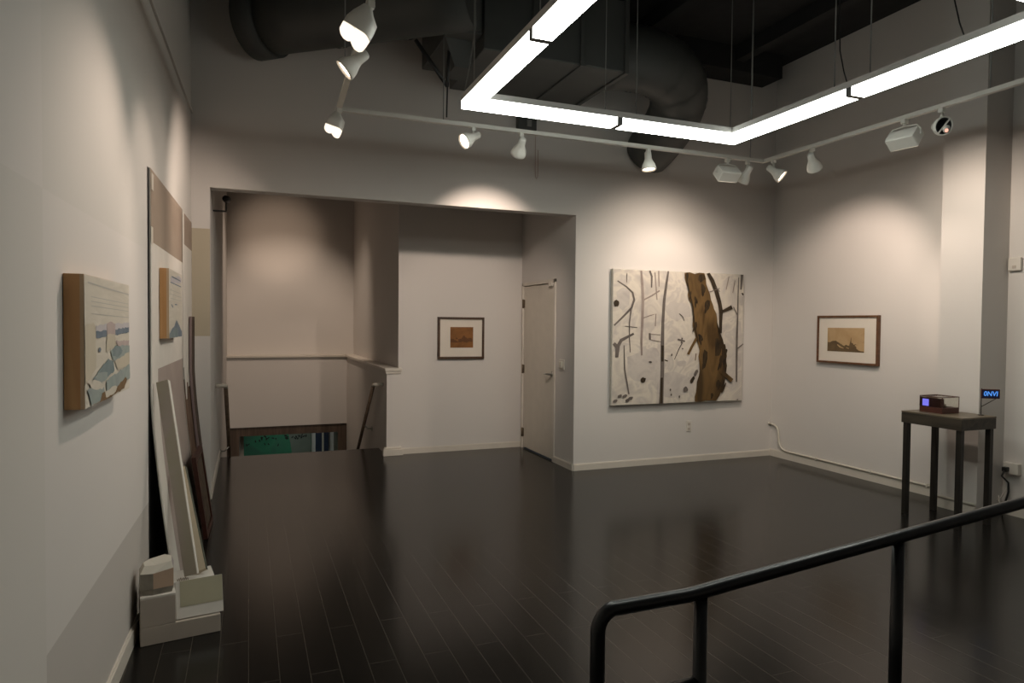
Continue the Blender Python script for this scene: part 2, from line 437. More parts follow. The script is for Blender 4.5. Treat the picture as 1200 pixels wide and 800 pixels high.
class Art:
    """flat paint laid on a canvas plane; P(u, v, lift) gives a world point"""
    def __init__(s, P): s.P = P; s.mb = MB(); s.k = 0
    def poly(s, mi, pts):
        s.mb.mi = mi; s.k += 1; q = [V(p) for p in pts]; out = []
        if s.rough and len(q) > 2 and s.k > 1:
            for a, b in zip(q, q[1:]+q[:1]):
                n = max(1, int((b-a).length/.035)); nn = V((-(b-a).y, (b-a).x)).normalized() if (b-a).length > 1e-6 else V((0,0))
                for i in range(n):
                    p = a.lerp(b, i/n)+nn*(random.uniform(-1, 1)*s.rough if i else 0)
                    out.append(V((min(.997, max(.003, p.x)), min(.997, max(.003, p.y)))))
        else: out = q
        s.mb.poly([s.P(u, v, .0012+.00018*s.k) for u, v in out])
    rough = .008
    def stroke(s, mi, pts, w):
        s.k += 1; s.mb.mi = mi; q = [V((a, b)) for a, b in pts]; ws = w if isinstance(w, (list, tuple)) else [w]*len(q)
        L = []; R = []
        for i, p in enumerate(q):
            dd = (q[min(i+1, len(q)-1)]-q[max(i-1, 0)]); dd.normalize(); nn = V((-dd.y, dd.x))*ws[i]/2
            for arr, t in ((L, p+nn), (R, p-nn)): arr.append(s.mb.bm.verts.new(s.P(min(1, max(0, t.x)), min(1, max(0, t.y)), .0012+.00018*s.k)))
        for i in range(len(q)-1): s.mb._face([L[i], L[i+1], R[i+1], R[i]])
    def blob(s, mi, c, rx, ry, rot=0., n=12):
        pts = []
        for i in range(n):
            a = 2*math.pi*i/n; k = 1+random.uniform(-.18, .18)
            x, y = rx*math.cos(a)*k, ry*math.sin(a)*k
            pts.append((min(1, max(0, c[0]+x*math.cos(rot)-y*math.sin(rot))), min(1, max(0, c[1]+x*math.sin(rot)+y*math.cos(rot)))))
        s.poly(mi, pts)
A = Art(lambda u, v, l: V((PX0+(PX1-PX0)*u, PY-l, PZ1+(PZ0-PZ1)*v)))
A.poly(0, [(0.004, .004), (.996, .004), (.996, .996), (.004, .996)])
Z = uvz
for cx, cy, rx, ry in ((230, 540, .16, .13), (380, 270, .10, .07), (360, 640, .13, .11), (690, 440, .04, .2), (260, 480, .05, .04), (120, 210, .05, .09), (650, 620, .06, .04), (400, 530, .04, .022)):
    A.blob(5, Z(cx, cy), rx, ry)
def PS(mi, pts, w):
    q = [Z(*p) for p in pts]; ww = [x/645 for x in w] if isinstance(w, (list, tuple)) else w/645
    A.stroke(mi, q, ww)
PS(3, [(95,122),(135,150),(165,180),(172,215),(160,255),(120,300),(80,342)], [5,7,9,10,10,9,7])
PS(3, [(172,215),(158,260),(150,330),(150,400),(154,475)], [6,7,6,5,4])
PS(4, [(205,72),(210,140),(213,220),(210,330),(206,420),(208,490)], [8,12,13,12,10,8])
PS(4, [(213,218),(255,195),(293,170)], 7); PS(4, [(215,305),(250,292),(275,285),(272,345)], 5)
PS(3, [(245,72),(255,100),(254,155)], [9,9,6]); PS(4, [(288,72),(290,150)], 5); PS(4, [(270,80),(280,215)], 5)
PS(3, [(335,72),(326,130),(314,220),(308,330),(306,440),(306,560),(303,650),(300,730)], [8,11,13,14,17,18,19,22])
PS(2, [(306,440),(306,520)], 11); PS(2, [(303,600),(301,728)], 11)
PS(2, [(316,512),(332,518)], 5)
PS(3, [(78,430),(96,450),(92,500)], [14,20,14]); PS(3, [(92,455),(112,415),(170,382)], [16,16,9])
PS(3, [(125,440),(128,560),(138,620),(148,682)], [4,6,7,6]); PS(3, [(130,345),(186,352)], 3)
PS(3, [(138,85),(137,130)], 3); PS(3, [(245,380),(246,412)], 9); PS(4, [(248,384),(296,388)], 3); PS(4, [(248,412),(298,422)], 3)
PS(3, [(388,283),(405,298),(412,318)], 4); PS(3, [(404,425),(385,460),(364,510)], [5,5,3]); PS(3, [(380,410),(416,420)], 8); PS(3, [(402,402),(398,430)], 7); PS(3, [(400,455),(408,457)], 4)
A.blob(2, Z(90,232), .018, .026); A.blob(2, Z(213,612), .022, .023); A.blob(3, Z(248,523), .012, .008)
for x, y in ((105,692), (128,692), (83,716), (140,712), (155,702)): A.blob(3, Z(x, y), .017, .012, -.4)
A.blob(3, Z(418,657), .018, .02, -.5); A.blob(2, Z(452,610), .014, .027, .5); A.blob(3, Z(470,575), .012, .03, .5)
for x, y in ((348,684), (344,660), (388,694), (350,487), (685,709)): A.blob(3, Z(x, y), .006, .009)
# right-hand thin trees
PS(3, [(710,92),(704,165)], [14,8]); A.blob(2, Z(711,188), .011, .012); PS(3, [(692,105),(688,200),(686,300),(682,400),(681,500),(680,620)], [4,5,8,10,10,8])
PS(3, [(664,250),(684,290)], 5); PS(3, [(684,455),(716,432)], 5); PS(4, [(640,100),(625,165)], 4); PS(4, [(672,120),(660,180)], 4)
A.blob(5, Z(706,215), .018, .05)
# dark limb and thick trunk
PS(2, [(532,82),(553,120),(573,170),(590,225),(598,270),(596,330),(595,380)], [18,20,20,19,20,16,14])
PS(2, [(600,275),(630,262),(656,250)], [12,17,20]); PS(3, [(533,178),(592,158)], 3); PS(3, [(570,150),(592,175)], 3)
A.poly(1, [Z(*p) for p in ((413,82),(420,130),(432,165),(434,215),(450,240),(454,300),(452,345),(468,400),(482,440),(486,520),(484,590),(474,620),(470,670),(464,718),(572,714),(600,660),(618,610),(628,540),(626,470),(606,410),(590,370),(578,310),(562,260),(546,215),(532,165),(520,110),(512,84))])
PS(1, [(472,405),(452,440),(430,484)], [14,12,13]); PS(1, [(470,480),(466,515)], 4)
PS(1, [(590,560),(625,590),(654,614)], [20,20,22])
for x, y, rx, ry, r in ((582,445,.028,.072,-.1), (515,505,.02,.072,.05), (612,470,.018,.07,.1), (497,105,.026,.03,.3), (527,240,.020,.042,.1), (466,345,.013,.033,.2), (492,400,.014,.032,-.5), (506,160,.018,.04,-.2),
                        (582,630,.015,.036,.1), (550,684,.012,.016,0), (606,640,.011,.05,.2), (424,95,.010,.022,0), (440,185,.008,.02,.2), (468,215,.01,.03,-.3), (595,520,.012,.05,.1)):
    A.blob(6, Z(x, y), rx, ry, r, 9); A.blob(6, Z(x+random.uniform(-6, 6), y+random.uniform(8, 22)), rx*.6, ry*.9, r+.2, 9)
A.poly(6, [Z(*p) for p in ((574,318),(590,372),(606,412),(625,470),(627,540),(617,610),(600,658),(590,690),(600,610),(608,540),(604,470),(590,420),(580,370))])
PS(1, [(590,560),(625,590),(654,614)], [20,20,22])
PS(6, [(418,90),(432,165),(452,250),(458,320),(478,420)], [7,6,8,6,5])
link('painted_face', A.mb, pm, o)

# ------------------------------------------------------------------ framed pictures
def framed(name, label, P, w, h, fw, depth, mat_in, fmat, art):
    """P(a, b, n): a across, b up from lower left, n out of the wall"""
    o = thing(name, label, 'picture', P(w/2, 0, 0))
    fr = MB()
    for (a0, b0), (a1, b1), (c0, d0), (c1, d1) in (((0,0),(w,0),(w-fw,fw),(fw,fw)), ((w,0),(w,h),(w-fw,h-fw),(w-fw,fw)), ((w,h),(0,h),(fw,h-fw),(w-fw,h-fw)), ((0,h),(0,0),(fw,fw),(fw,h-fw))):
        q = ((a0,b0),(a1,b1),(c0,d0),(c1,d1))
        fr.hexa([P(x, y, 0) for x, y in q], [P(x, y, depth) for x, y in q])
    link('frame', fr, fmat, o)
    mt = MB(); (i0, j0, i1, j1) = mat_in; q = ((fw,fw),(w-fw,fw),(w-fw,h-fw),(fw,h-fw))
    mt.hexa([P(x, y, .002) for x, y in q], [P(x, y, depth-.014) for x, y in q])
    # bevelled window mount around the print
    link('mount', mt, M['mat'], o)
    ar = Art(lambda u, v, l: P(i0+(i1-i0)*u, j1+(j0-j1)*v, depth-.0135+l))
    art(ar); link('print', ar.mb, ar.mats, o)
    return o
M['tan_print'] = blotch('tawny_print', ((.40, .265, .135), (.45, .31, .165), (.36, .235, .115)), 5, dist=.4)
M['sepia_print'] = blotch('rust_sepia_print', ((.19, .083, .026), (.24, .105, .033), (.17, .075, .025)), 7)
M['ink'] = blotch('brown_ink', ((.10, .066, .034), (.15, .10, .05)), 18)
M['ink_soft'] = blotch('soft_brown_ink', ((.14, .062, .025), (.115, .05, .02)), 16)
def art_coast(a):
    a.mats = [M['tan_print'], M['ink']]
    a.poly(0, [(0,0),(1,0),(1,1),(0,1)])
    a.poly(1, [(0,.62),(.08,.62),(.15,.56),(.24,.55),(.32,.62),(.42,.72),(.47,.76),(.52,.70),(.58,.74),(.64,.70),(.67,.62),(.70,.62),(.74,.72),(.79,.76),(.80,.86),(.88,.93),(1,.96),(1,.998),(0,.998)])
    a.stroke(1, [(.64,.72),(.65,.52),(.655,.40)], [.06,.02,.008]); a.stroke(1, [(.72,.74),(.77,.68),(.82,.70)], [.04,.03,.01])
    a.stroke(0, [(.28,.70),(.36,.80),(.46,.86)], [.03,.05,.02]); a.stroke(0, [(.53,.82),(.6,.86)], .025)
    a.stroke(1, [(.97,.58),(.99,.58)], .02)
def art_field(a):
    a.mats = [M['sepia_print'], M['ink_soft']]
    a.poly(0, [(0,0),(1,0),(1,1),(0,1)])
    a.poly(1, [(0,.60),(.12,.57),(.22,.63),(.34,.70),(.42,.55),(.47,.58),(.55,.44),(.61,.40),(.66,.48),(.72,.52),(.8,.60),(.88,.52),(.97,.58),(.97,.72),(.85,.70),(.7,.76),(.55,.70),(.4,.74),(.2,.76),(0,.72)])
    for i in range(9):
        x = .1+.09*i; a.blob(1, (x, .62+.08*math.sin(i*2.1)), .035, .05, i)
    a.stroke(1, [(.60,.78),(.60,.44)], [.03,.012]); a.stroke(1, [(.3,.92),(.62,.91)], .012)
framed('framed_print', 'walnut framed tan coastal print in wide pale mount on the right wall', lambda a, b, n: V((XR-n, 5.605-a, 1.165+b)), .765, .505, .020, .038, (.135, .125, .60, .375), M['frame_wood'], art_coast)
framed('framed_print', 'dark framed rust brown landscape print on recess wall left of the door', lambda a, b, n: V((2.11+a, 7.8-n, 1.12+b)), .585, .505, .026, .035, (.155, .135, .445, .385), M['frame_dark'], art_field)

# ------------------------------------------------------------------ box paintings on the left wall
def lwframe(y0, z0, off=0.):
    """local frame on the left wall: a along +Y, b up, n out"""
    d = V((.026, 1, 0)).normalized(); nrm = V((1, -.026, 0)).normalized(); o = V((lx(y0)+off+.0025, y0, z0))
    return lambda a, b, n: o+d*a+V((0,0,b))+nrm*n
def box_painting(name, label, P, w, h, dep, rim, mats, art):
    o = thing(name, label, 'painting', P(w/2, 0, 0))
    c = MB(); q = ((0,0),(w,0),(w,h),(0,h)); c.hexa([P(x,y,0) for x,y in q], [P(x,y,dep-rim) for x,y in q]); link('wood_panel', c, M['ply'], o)
    c = MB(); c.hexa([P(x,y,dep-rim) for x,y in q], [P(x,y,dep) for x,y in q]); link('primed_edge', c, M['tan'], o)
    a = Art(lambda u, v, l: P(w*u, h*(1-v), dep+l)); a.mats = mats; art(a); link('painted_face', a.mb, mats, o)
    return o
M['p_cream'] = blotch('cream_sky_paint', ((.60, .545, .46), (.55, .50, .42), (.63, .575, .49)), 5, stretch=(1, .5, 4))
M['p_beige'] = plain('beige_paint', (.50, .44, .34), .7, vary=.05)
M['p_blue'] = blotch('slate_blue_paint', ((.13, .16, .20), (.19, .22, .25)), 12)
M['p_teal'] = blotch('grey_teal_paint', ((.24, .29, .275), (.31, .345, .32), (.27, .30, .29)), 9)
M['p_deep'] = blotch('deep_teal_paint', ((.16, .205, .21), (.22, .26, .26)), 10)
M['p_pink'] = plain('dusty_pink_paint', (.42, .335, .31), .7, vary=.08)
M['p_rust'] = blotch('rust_umber_paint', ((.16, .095, .045), (.22, .14, .075)), 14)
M['p_lav'] = plain('pale_lavender_paint', (.47, .435, .44), .7, vary=.06)
M['p_line'] = plain('faint_grey_line', (.42, .40, .36), .7, vary=.05)
def art_sea(a):
    a.poly(0, [(0.002,.002),(.998,.002),(.998,.998),(.002,.998)])
    for v in (.17, .205, .24, .30): a.stroke(8, [(.12, v-.01), (.5, v), (.98, v+.012)], .006)
    a.stroke(8, [(.06,.055),(.5,.075),(.99,.09)], .012)
    a.poly(1, [(0,.38),(.16,.36),(.2,.42),(.2,.72),(.05,.80),(0,.82)])
    a.poly(7, [(.2,.38),(.99,.36),(.99,.44),(.2,.44)])
    a.poly(2, [(.2,.425),(.42,.425),(.42,.475),(.2,.48)]); a.poly(2, [(.6,.42),(.985,.405),(.985,.455),(.6,.47)])
    a.poly(5, [(.42,.37),(.50,.35),(.62,.37),(.62,.46),(.56,.52),(.44,.50)])
    a.poly(1, [(.42,.46),(.6,.46),(.64,.58),(.40,.60)])
    a.poly(5, [(.62,.52),(.98,.53),(.97,.60),(.7,.58)]); a.blob(2, (.27,.575), .025, .02)
    a.poly(3, [(.5,.60),(.75,.57),(.99,.58),(.99,.66),(.8,.70),(.56,.70)]); a.blob(4, (.66,.62), .12, .05)
    a.poly(1, [(.6,.70),(.98,.64),(.98,.77),(.66,.78)])
    a.poly(4, [(.12,.80),(.3,.72),(.44,.66),(.56,.70),(.58,.78),(.36,.83)]); a.blob(3, (.3,.80), .14, .045)
    a.poly(3, [(.4,.84),(.98,.76),(.99,.90),(.7,.93),(.4,.95)]); a.poly(3, [(.02,.86),(.3,.84),(.36,.93),(.28,.99),(.1,.99)])
    a.poly(0, [(.02,.80),(.16,.80),(.36,.87),(.3,.90),(.1,.86)])
    a.poly(6, [(.30,.93),(.36,.925),(.44,.99),(.25,.998)]); a.poly(6, [(.62,.93),(.8,.89),(.86,.87),(.9,.90),(.82,.975),(.6,.985),(.5,.998),(.42,.998)])
    a.poly(0, [(.36,.93),(.55,.91),(.64,.93),(.60,.965),(.50,.98),(.38,.98)])
box_painting('coastal_painting', 'square box painting of pale sea and teal rocks on deep pine edge', lwframe(2.50, 1.262), .735, .435, .056, .011,
             [M['p_cream'], M['p_beige'], M['p_blue'], M['p_teal'], M['p_deep'], M['p_pink'], M['p_rust'], M['p_lav'], M['p_line']], art_sea)

# ------------------------------------------------------------------ leaning assemblage on the left wall
def prof(z): return .0055+.122*max(0., 1-z/1.17)**1.4
def sheet(y0, y1, z0, z1, thick, mi_fn=None, off=0., ny=10, nz=36, lean=0.):
    """thin sheet hanging flat on the left wall and bellying out towards the floor"""
    s = MB(); ring = []
    for i in range(nz+1):
        z = z0+(z1-z0)*i/nz
        ring.append([[s.bm.verts.new(LW(y0+(y1-y0)*j/ny, prof(z)+off+k*thick, z)) for j in range(ny+1)] for k in (0, 1)])
    for i in range(nz):
        for j in range(ny):
            for k in (0, 1):
                q = [ring[i][k][j], ring[i][k][j+1], ring[i+1][k][j+1], ring[i+1][k][j]]
                s.mi = mi_fn((j+.5)/ny, z0+(z1-z0)*(i+.5)/nz) if (mi_fn and k) else 0
                f = s._face(q if k else q[::-1])
                if f: f.smooth = True
        for j in (0, ny):
            s.mi = 0; s._face([ring[i][0][j], ring[i][1][j], ring[i+1][1][j], ring[i+1][0][j]])
    for i in (0, nz):
        for j in range(ny): s.mi = 0; s._face([ring[i][0][j], ring[i][0][j+1], ring[i][1][j+1], ring[i][1][j]])
    return s
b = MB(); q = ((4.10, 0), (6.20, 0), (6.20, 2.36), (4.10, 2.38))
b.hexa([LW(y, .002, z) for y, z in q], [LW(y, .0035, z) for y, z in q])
tag(link('gap_shade_sheet', b, M['black']), 'black sheet on left wall standing in for the shade behind the bowed white panels', 'shade sheet')  # black sheet stands in for the shadow gap behind the bowed panels
o = thing('bowed_panel', 'tall white bowed panel with taupe block at top, nearest on left wall', 'panel', LW(4.9, .1, 0))
link('sheet', sheet(4.13, 5.58, 0, 2.38, .006, lambda u, z: 1 if z > 1.97 else (2 if (z < 1.255 and .17 < u) else 0), ny=24, nz=60), [M['white_board'], M['brownpatch'], M['lilac']], o)
for y, z in ((4.19, 2.315), (4.165, 2.02)):
    t = MB(); qq = ((y-.035, z-.045), (y+.035, z-.045), (y+.035, z+.045), (y-.035, z+.045))
    t.hexa([LW(a, .0125, b2) for a, b2 in qq], [LW(a, .014, b2) for a, b2 in qq]); link('tape', t, M['ivory'], o)
o = thing('bowed_panel', 'white bowed panel with brown patch and white drip, nearer the corner', 'panel', LW(5.9, .1, 0))
link('sheet', sheet(5.60, 6.22, 0, 2.37, .006, lambda u, z: 1 if (z > 2.15 and u > .1) else (2 if (z < 1.08+.05*math.sin(u*9) and u < .8) else 0), ny=16, nz=60), [M['white_board'], M['brownpatch'], M['umber']], o)
t = MB(); z = [1.2, 1.1, 1.0, .93]; L_ = []
t.hexa([LW(5.60+.0, prof(1.2)+.008, 1.2), LW(5.75, prof(1.2)+.008, 1.2), LW(5.70, prof(.95)+.008, .95), LW(5.65, prof(.95)+.008, .95)],
       [LW(5.60+.0, prof(1.2)+.011, 1.2), LW(5.75, prof(1.2)+.011, 1.2), LW(5.70, prof(.95)+.011, .95), LW(5.65, prof(.95)+.011, .95)])
link('white_drip', t, M['white_board'], o)
# dark plank bowed in the corner
s = MB(); L0 = []
o = thing('dark_plank', 'narrow dark brown bowed plank standing in the corner beyond white panels', 'plank', LW(6.05, .14, 0))
link('board', sheet(5.98, 6.20, 0, 1.585, .016, None, off=.012, ny=3), M['darkbrown'], o)
link('edge_strip', sheet(5.955, 5.98, 0, 1.585, .017, None, off=.012, ny=1), M['mauve'], o)

def small_art(a):
    a.poly(0, [(.002,.002),(.998,.002),(.998,.998),(.002,.998)])
    a.poly(1, [(.1,.12),(.5,.08),(.75,.04),(.98,.06),(.98,.12),(.8,.16),(.5,.17),(.15,.2)])
    a.stroke(2, [(.2,.10),(.9,.11)], .02); a.stroke(2, [(.1,.19),(.95,.2)], .016)
    for v in (.30, .36, .42): a.stroke(3, [(.08,v),(.95,v+.01)], .008)
    a.blob(2, (.22,.53), .08, .015, .3); a.blob(2, (.5,.50), .1, .01)
    a.poly(2, [(.02,.93),(.2,.86),(.38,.82),(.52,.73),(.66,.78),(.8,.84),(.98,.92),(.98,.995),(.02,.995)])
    a.poly(4, [(.02,.95),(.4,.86),(.6,.85),(.7,.995),(.02,.995)])
box_painting('coastal_painting', 'small upright box painting with dark peak hung on bowed white panel', lwframe(4.42, 1.444, .012), .62, .415, .048, .012,
             [M['p_cream'], M['p_lav'], M['p_blue'], M['p_line'], M['p_deep']], small_art)

# leaning picture in an oxblood frame (rests on floor, leans on the bowed panels)
yb0, yb1 = 5.16, 5.66
def leanP(a, b, n):
    # a along Y, b up the tilted face, n outward
    y = yb0+(yb1-yb0)*a; foot = LW(y, .185, 0.004); top = LW(y-.06, .112, .60)
    up = (top-foot); nn = V((up.z, 0, -up.x)).normalized()
    return foot+up*b+nn*n
o = thing('leaning_picture', 'dark picture in oxblood frame leaning on floor against bowed panels', 'picture', leanP(.5, 0, 0))
fr = MB(); e = .1; e2 = .07
for q in (((0,0),(1,0),(1-e,e2),(e,e2)), ((1,0),(1,1),(1-e,1-e2),(1-e,e2)), ((1,1),(0,1),(e,1-e2),(1-e,1-e2)), ((0,1),(0,0),(e,e2),(e,1-e2))):
    fr.hexa([leanP(x, y, 0) for x, y in q], [leanP(x, y, .028) for x, y in q])
link('frame', fr, M['oxblood'], o)
c = MB(); q = ((e,e2),(1-e,e2),(1-e,1-e2),(e,1-e2)); c.hexa([leanP(x, y, .004) for x, y in q], [leanP(x, y, .018) for x, y in q])
M['murk'] = blotch('murky_picture', ((.045, .03, .022), (.11, .075, .05), (.06, .05, .04)), 11)
link('picture_face', c, M['murk'], o)

# plinth blocks on the floor
def prism(mb, pts, z0, z1): mb.hexa([V((x, y, z0)) for x, y in pts], [V((x, y, z1)) for x, y in pts]); return mb
Pd = V((.345, .055, 0)).normalized(); Pn = V((-Pd.y, Pd.x, 0)); P0 = V((-.478, 3.555, 0))
def PB(a, b, z): return P0+Pd*a+Pn*b+V((0,0,z))
def pbox(a0, a1, b0, b1, z0, z1, bev=.003):
    mb = MB(); m = Matrix((Pd, Pn, V((0,0,1)))).transposed().to_4x4(); m.translation = P0
    mb.box((a0, b0, z0), (a1, b1, z1), bev, m); return mb
o = thing('stepped_plinth', 'white stepped plinth block on the floor against left wall', 'plinth', PB(.18, .1, 0))
link('base_block', pbox(0, .352, 0, .20, 0, .088), M['taupe'], o)
b = pbox(0, .152, 0, .20, .088, .223); link('upper_block', b, M['taupe'], o)
b = pbox(0, .152, 0, .20, .223, .235, .002); link('top_plate', b, M['white_board'], o)
# small canvas resting on the step
def tc(a, b, n):
    foot = PB(.156+.212*a, .0165, .0935); up = V((0, 0, .168))+Pn*.055; nn = -Pn*.168+V((0,0,.055)); nn.normalize()
    return foot+up*b+nn*n
o = thing('small_canvas', 'small white canvas with olive block leaning on the plinth step', 'painting', tc(.5, 0, 0))
c = MB(); q = ((0,0),(1,0),(1,1),(0,1)); c.hexa([tc(x, y, -.014) for x, y in q], [tc(x, y, 0) for x, y in q]); link('canvas', c, M['white_board'], o)
c = MB(); q = ((.085,.30),(.995,.30),(.995,.995),(.085,.995)); c.hexa([tc(x, y, 0.0002) for x, y in q], [tc(x, y, .0015) for x, y in q]); link('painted_block', c, M['olive'], o)
# white block behind, carrying the leaning sticks
o = thing('white_block', 'white block behind the plinth carrying the two leaning sticks', 'block', PB(.23, .36, 0))
link('block', pbox(.155, .352, .22, .40, 0, .205), M['white_board'], o)
s = MB(); m = Matrix((Pd, Pn, V((0,0,1)))).transposed().to_4x4(); m.translation = P0
for i in range(7):
    s.box((.175+.008*i, .228, .2052), (.179+.008*i, .262+.008*(i % 3), .206), 0, m)
link('pencil_marks', s, M['ink'], o)
# faceted painted stone
M['stone'] = blotch('faceted_stone_paint', ((.26, .24, .20), (.33, .30, .25), (.22, .20, .17)), 7, dist=.3)
o = thing('painted_stone', 'faceted block of painted stone on top of the white plinth', 'stone', PB(.075, .09, .25))
sb = MB()
lo = [(-.066,-.06),(-.02,-.075),(.062,-.066),(.07,.03),(.04,.07),(-.05,.065),(-.072,.02)]
md = [(-.074,-.068),(-.02,-.083),(.068,-.072),(.075,.035),(.045,.075),(-.055,.07),(-.076,.02)]
hi = [(-.055,-.04),(-.01,-.052),(.06,-.055),(.066,.03),(.035,.06),(-.03,.058),(-.058,.02)]
base = PB(.076, .09, .2355)
rows = [[base+Pd*x+Pn*y+V((0,0,zz+.012*(x > .03)*(zz > .1))) for x, y in r] for r, zz in ((lo, 0), (md, .03), (md, .105), (hi, .135))]
R_ = [[sb.bm.verts.new(p) for p in r] for r in rows]
mis = [[0,0,0,0,0,0,0], [0,2,3,0,0,1,1], [1,1,3,1,1,1,1]]
for k in range(3):
    for j in range(7): sb.mi = mis[k][j]; sb._face([R_[k][j], R_[k][(j+1) % 7], R_[k+1][(j+1) % 7], R_[k+1][j]])
sb.mi = 0; sb._face(R_[0][::-1]); sb.mi = 1; sb._face(R_[3])
M['s_peach'] = plain('peach_facet', (.50, .36, .26), .7, vary=.05); M['s_white'] = plain('offwhite_facet', (.55, .52, .45), .7, vary=.05); M['s_lil'] = plain('lilac_facet', (.36, .31, .30), .7, vary=.05)
link('stone_body', sb, [M['stone'], M['s_white'], M['s_peach'], M['s_lil']], o)
# leaning sticks
def stick(name, label, a, b, w, t, m1, m2):
    a, b = V(a), V(b); d = (b-a).normalized(); side = V((.9, -.42, 0)); side = (side-d*side.dot(d)).normalized(); nn = d.cross(side)
    o = thing(name, label, 'stick', a)
    s1 = MB(); L1 = [a-side*w/2-nn*t/2, a+side*w/2-nn*t/2, a+side*w/2+nn*t/2, a-side*w/2+nn*t/2]
    s1.hexa(L1, [p+(b-a) for p in L1]); link('stick_body', s1, m1, o)
    s2 = MB(); L2 = [a+side*w/2-nn*t/2, a+side*(w/2+.004)-nn*t/2, a+side*(w/2+.004)+nn*t/2, a+side*w/2+nn*t/2]
    s2.hexa(L2, [p+(b-a)*.995 for p in L2]); link('painted_edge', s2, m2, o)
    return o
M['cream'] = plain('cream_stick_paint', (.56, .47, .34), .6, vary=.04)
M['darkgreen'] = plain('dark_green_edge', (.09, .095, .07), .6, vary=.1)
M['olive_lilac'] = blotch('olive_to_taupe_paint', ((.42, .36, .335), (.38, .35, .275), (.37, .31, .29)), 2.2, stretch=(1, 1, .8))
stick('leaning_stick', 'tall pale olive board leaning from white block to bowed panel', (-.278, 3.835, .222), (-.447, 4.20, 1.21), .066, .018, M['olive_lilac'], M['white_board'])
stick('leaning_stick', 'short cream stick with dark edge leaning on the white block', (-.232, 3.875, .224), (-.375, 4.44, .665), .05, .022, M['cream'], M['darkgreen'])

# ------------------------------------------------------------------ pendant fluorescent frame
FX0, FX1, FY0, FY1, FZ = 1.388, 3.745, 1.93, 4.53, 3.05
BW, DH, HH = .112, .055, .042
o = thing('pendant_light', 'large square frame of glowing fluorescent bars hung from the ceiling', 'ceiling light', ((FX0+FX1)/2, (FY0+FY1)/2, FZ))
hb = MB()
def ringbox(mb, x0, x1, y0, y1, w, z0, z1):
    mb.box((x0, y1-w, z0), (x1, y1, z1)); mb.box((x0, y0, z0), (x1, y0+w, z1)); mb.box((x0, y0+w, z0), (x0+w, y1-w, z1)); mb.box((x1-w, y0+w, z0), (x1, y1-w, z1))
ringbox(hb, FX0-.002, FX1+.002, FY0-.002, FY1+.002, BW+.004, FZ+DH, FZ+DH+HH)
link('housing', hb, M['housing'], o)
xm, ym, g = (FX0+FX1)/2+.03, (FY0+FY1)/2+.06, .022
def diffuser(a, b, ia, ib):
    """a..b outer bottom edge, ia..ib inner bottom edge"""
    d_ = MB(); a, b, ia, ib = (V((*p, FZ)) for p in (a, b, ia, ib)); up = V((0,0,DH))
    for vs, mi in (((a, b, ib, ia), 0), ((a, b, b+up, a+up), 1), ((ia, ib, ib+up, ia+up), 1)):
        d_.mi = mi; d_.poly(vs)
    me = link('diffuser', d_, [M['diff_bottom'], M['diff_side']], o); return me
X0, X1, Y0, Y1 = FX0, FX1, FY0, FY1; w_ = BW
diffuser((X0,Y1), (xm-g,Y1), (X0+w_,Y1-w_), (xm-g,Y1-w_)); diffuser((xm+g,Y1), (X1,Y1), (xm+g,Y1-w_), (X1-w_,Y1-w_))
diffuser((X1,Y1), (X1,ym+g), (X1-w_,Y1-w_), (X1-w_,ym+g)); diffuser((X1,ym-g), (X1,Y0), (X1-w_,ym-g), (X1-w_,Y0+w_))
diffuser((X0,Y1), (X0,ym+g), (X0+w_,Y1-w_), (X0+w_,ym+g)); diffuser((X0,ym-g), (X0,Y0), (X0+w_,ym-g), (X0+w_,Y0+w_))
diffuser((X0,Y0), (xm-g,Y0), (X0+w_,Y0+w_), (xm-g,Y0+w_)); diffuser((xm+g,Y0), (X1,Y0), (xm+g,Y0+w_), (X1-w_,Y0+w_))
for cx, cy in ((xm, Y1-w_/2), (X1-w_/2, ym), (X0+w_/2, ym), (xm, Y0+w_/2)):
    j = MB(); hx, hy = (g, w_/2+.001) if abs(cx-xm) < .01 else (w_/2+.001, g)
    j.box((cx-hx, cy-hy, FZ-.001), (cx+hx, cy+hy, FZ+DH)); link('joint_plate', j, M['joint'], o)
for x, y, r in ((2.50, 4.475, .0035), (2.77, 4.475, .0035), (3.66, 4.475, .0035), (3.69, 4.26, .0045), (3.69, 3.46, .0045), (3.69, 3.18, .0045), (1.444, 3.30, .004), (1.444, 3.05, .0035), (1.444, 4.42, .0045), (1.444, 2.1, .004), (3.69, 2.1, .004), (2.55, 1.985, .004)):
    j = MB(); j.tube([(x, y, FZ+DH+HH), (x, y, CEIL)], r, 6); link('suspension_cable', j, M['cable'], o)
for x, y in ((3.69, 3.40), (3.69, 2.62)):
    j = MB(); j.tube([(x, y-.05, FZ+DH+HH), (x, y-.015, 3.25), (x, y+.02, 3.4), (x, y+.04, 4.0), (x, y+.04, CEIL)], .0045, 6); link('power_cord', j, M['black'], o)
j = MB(); j.tube([(1.40, 4.50, FZ+DH+HH), (1.42, 4.46, 3.3), (1.46, 4.44, 3.6), (1.45, 4.44, 4.1), (1.44, 4.44, CEIL)], .005, 6); link('power_cord', j, M['cable'], o)

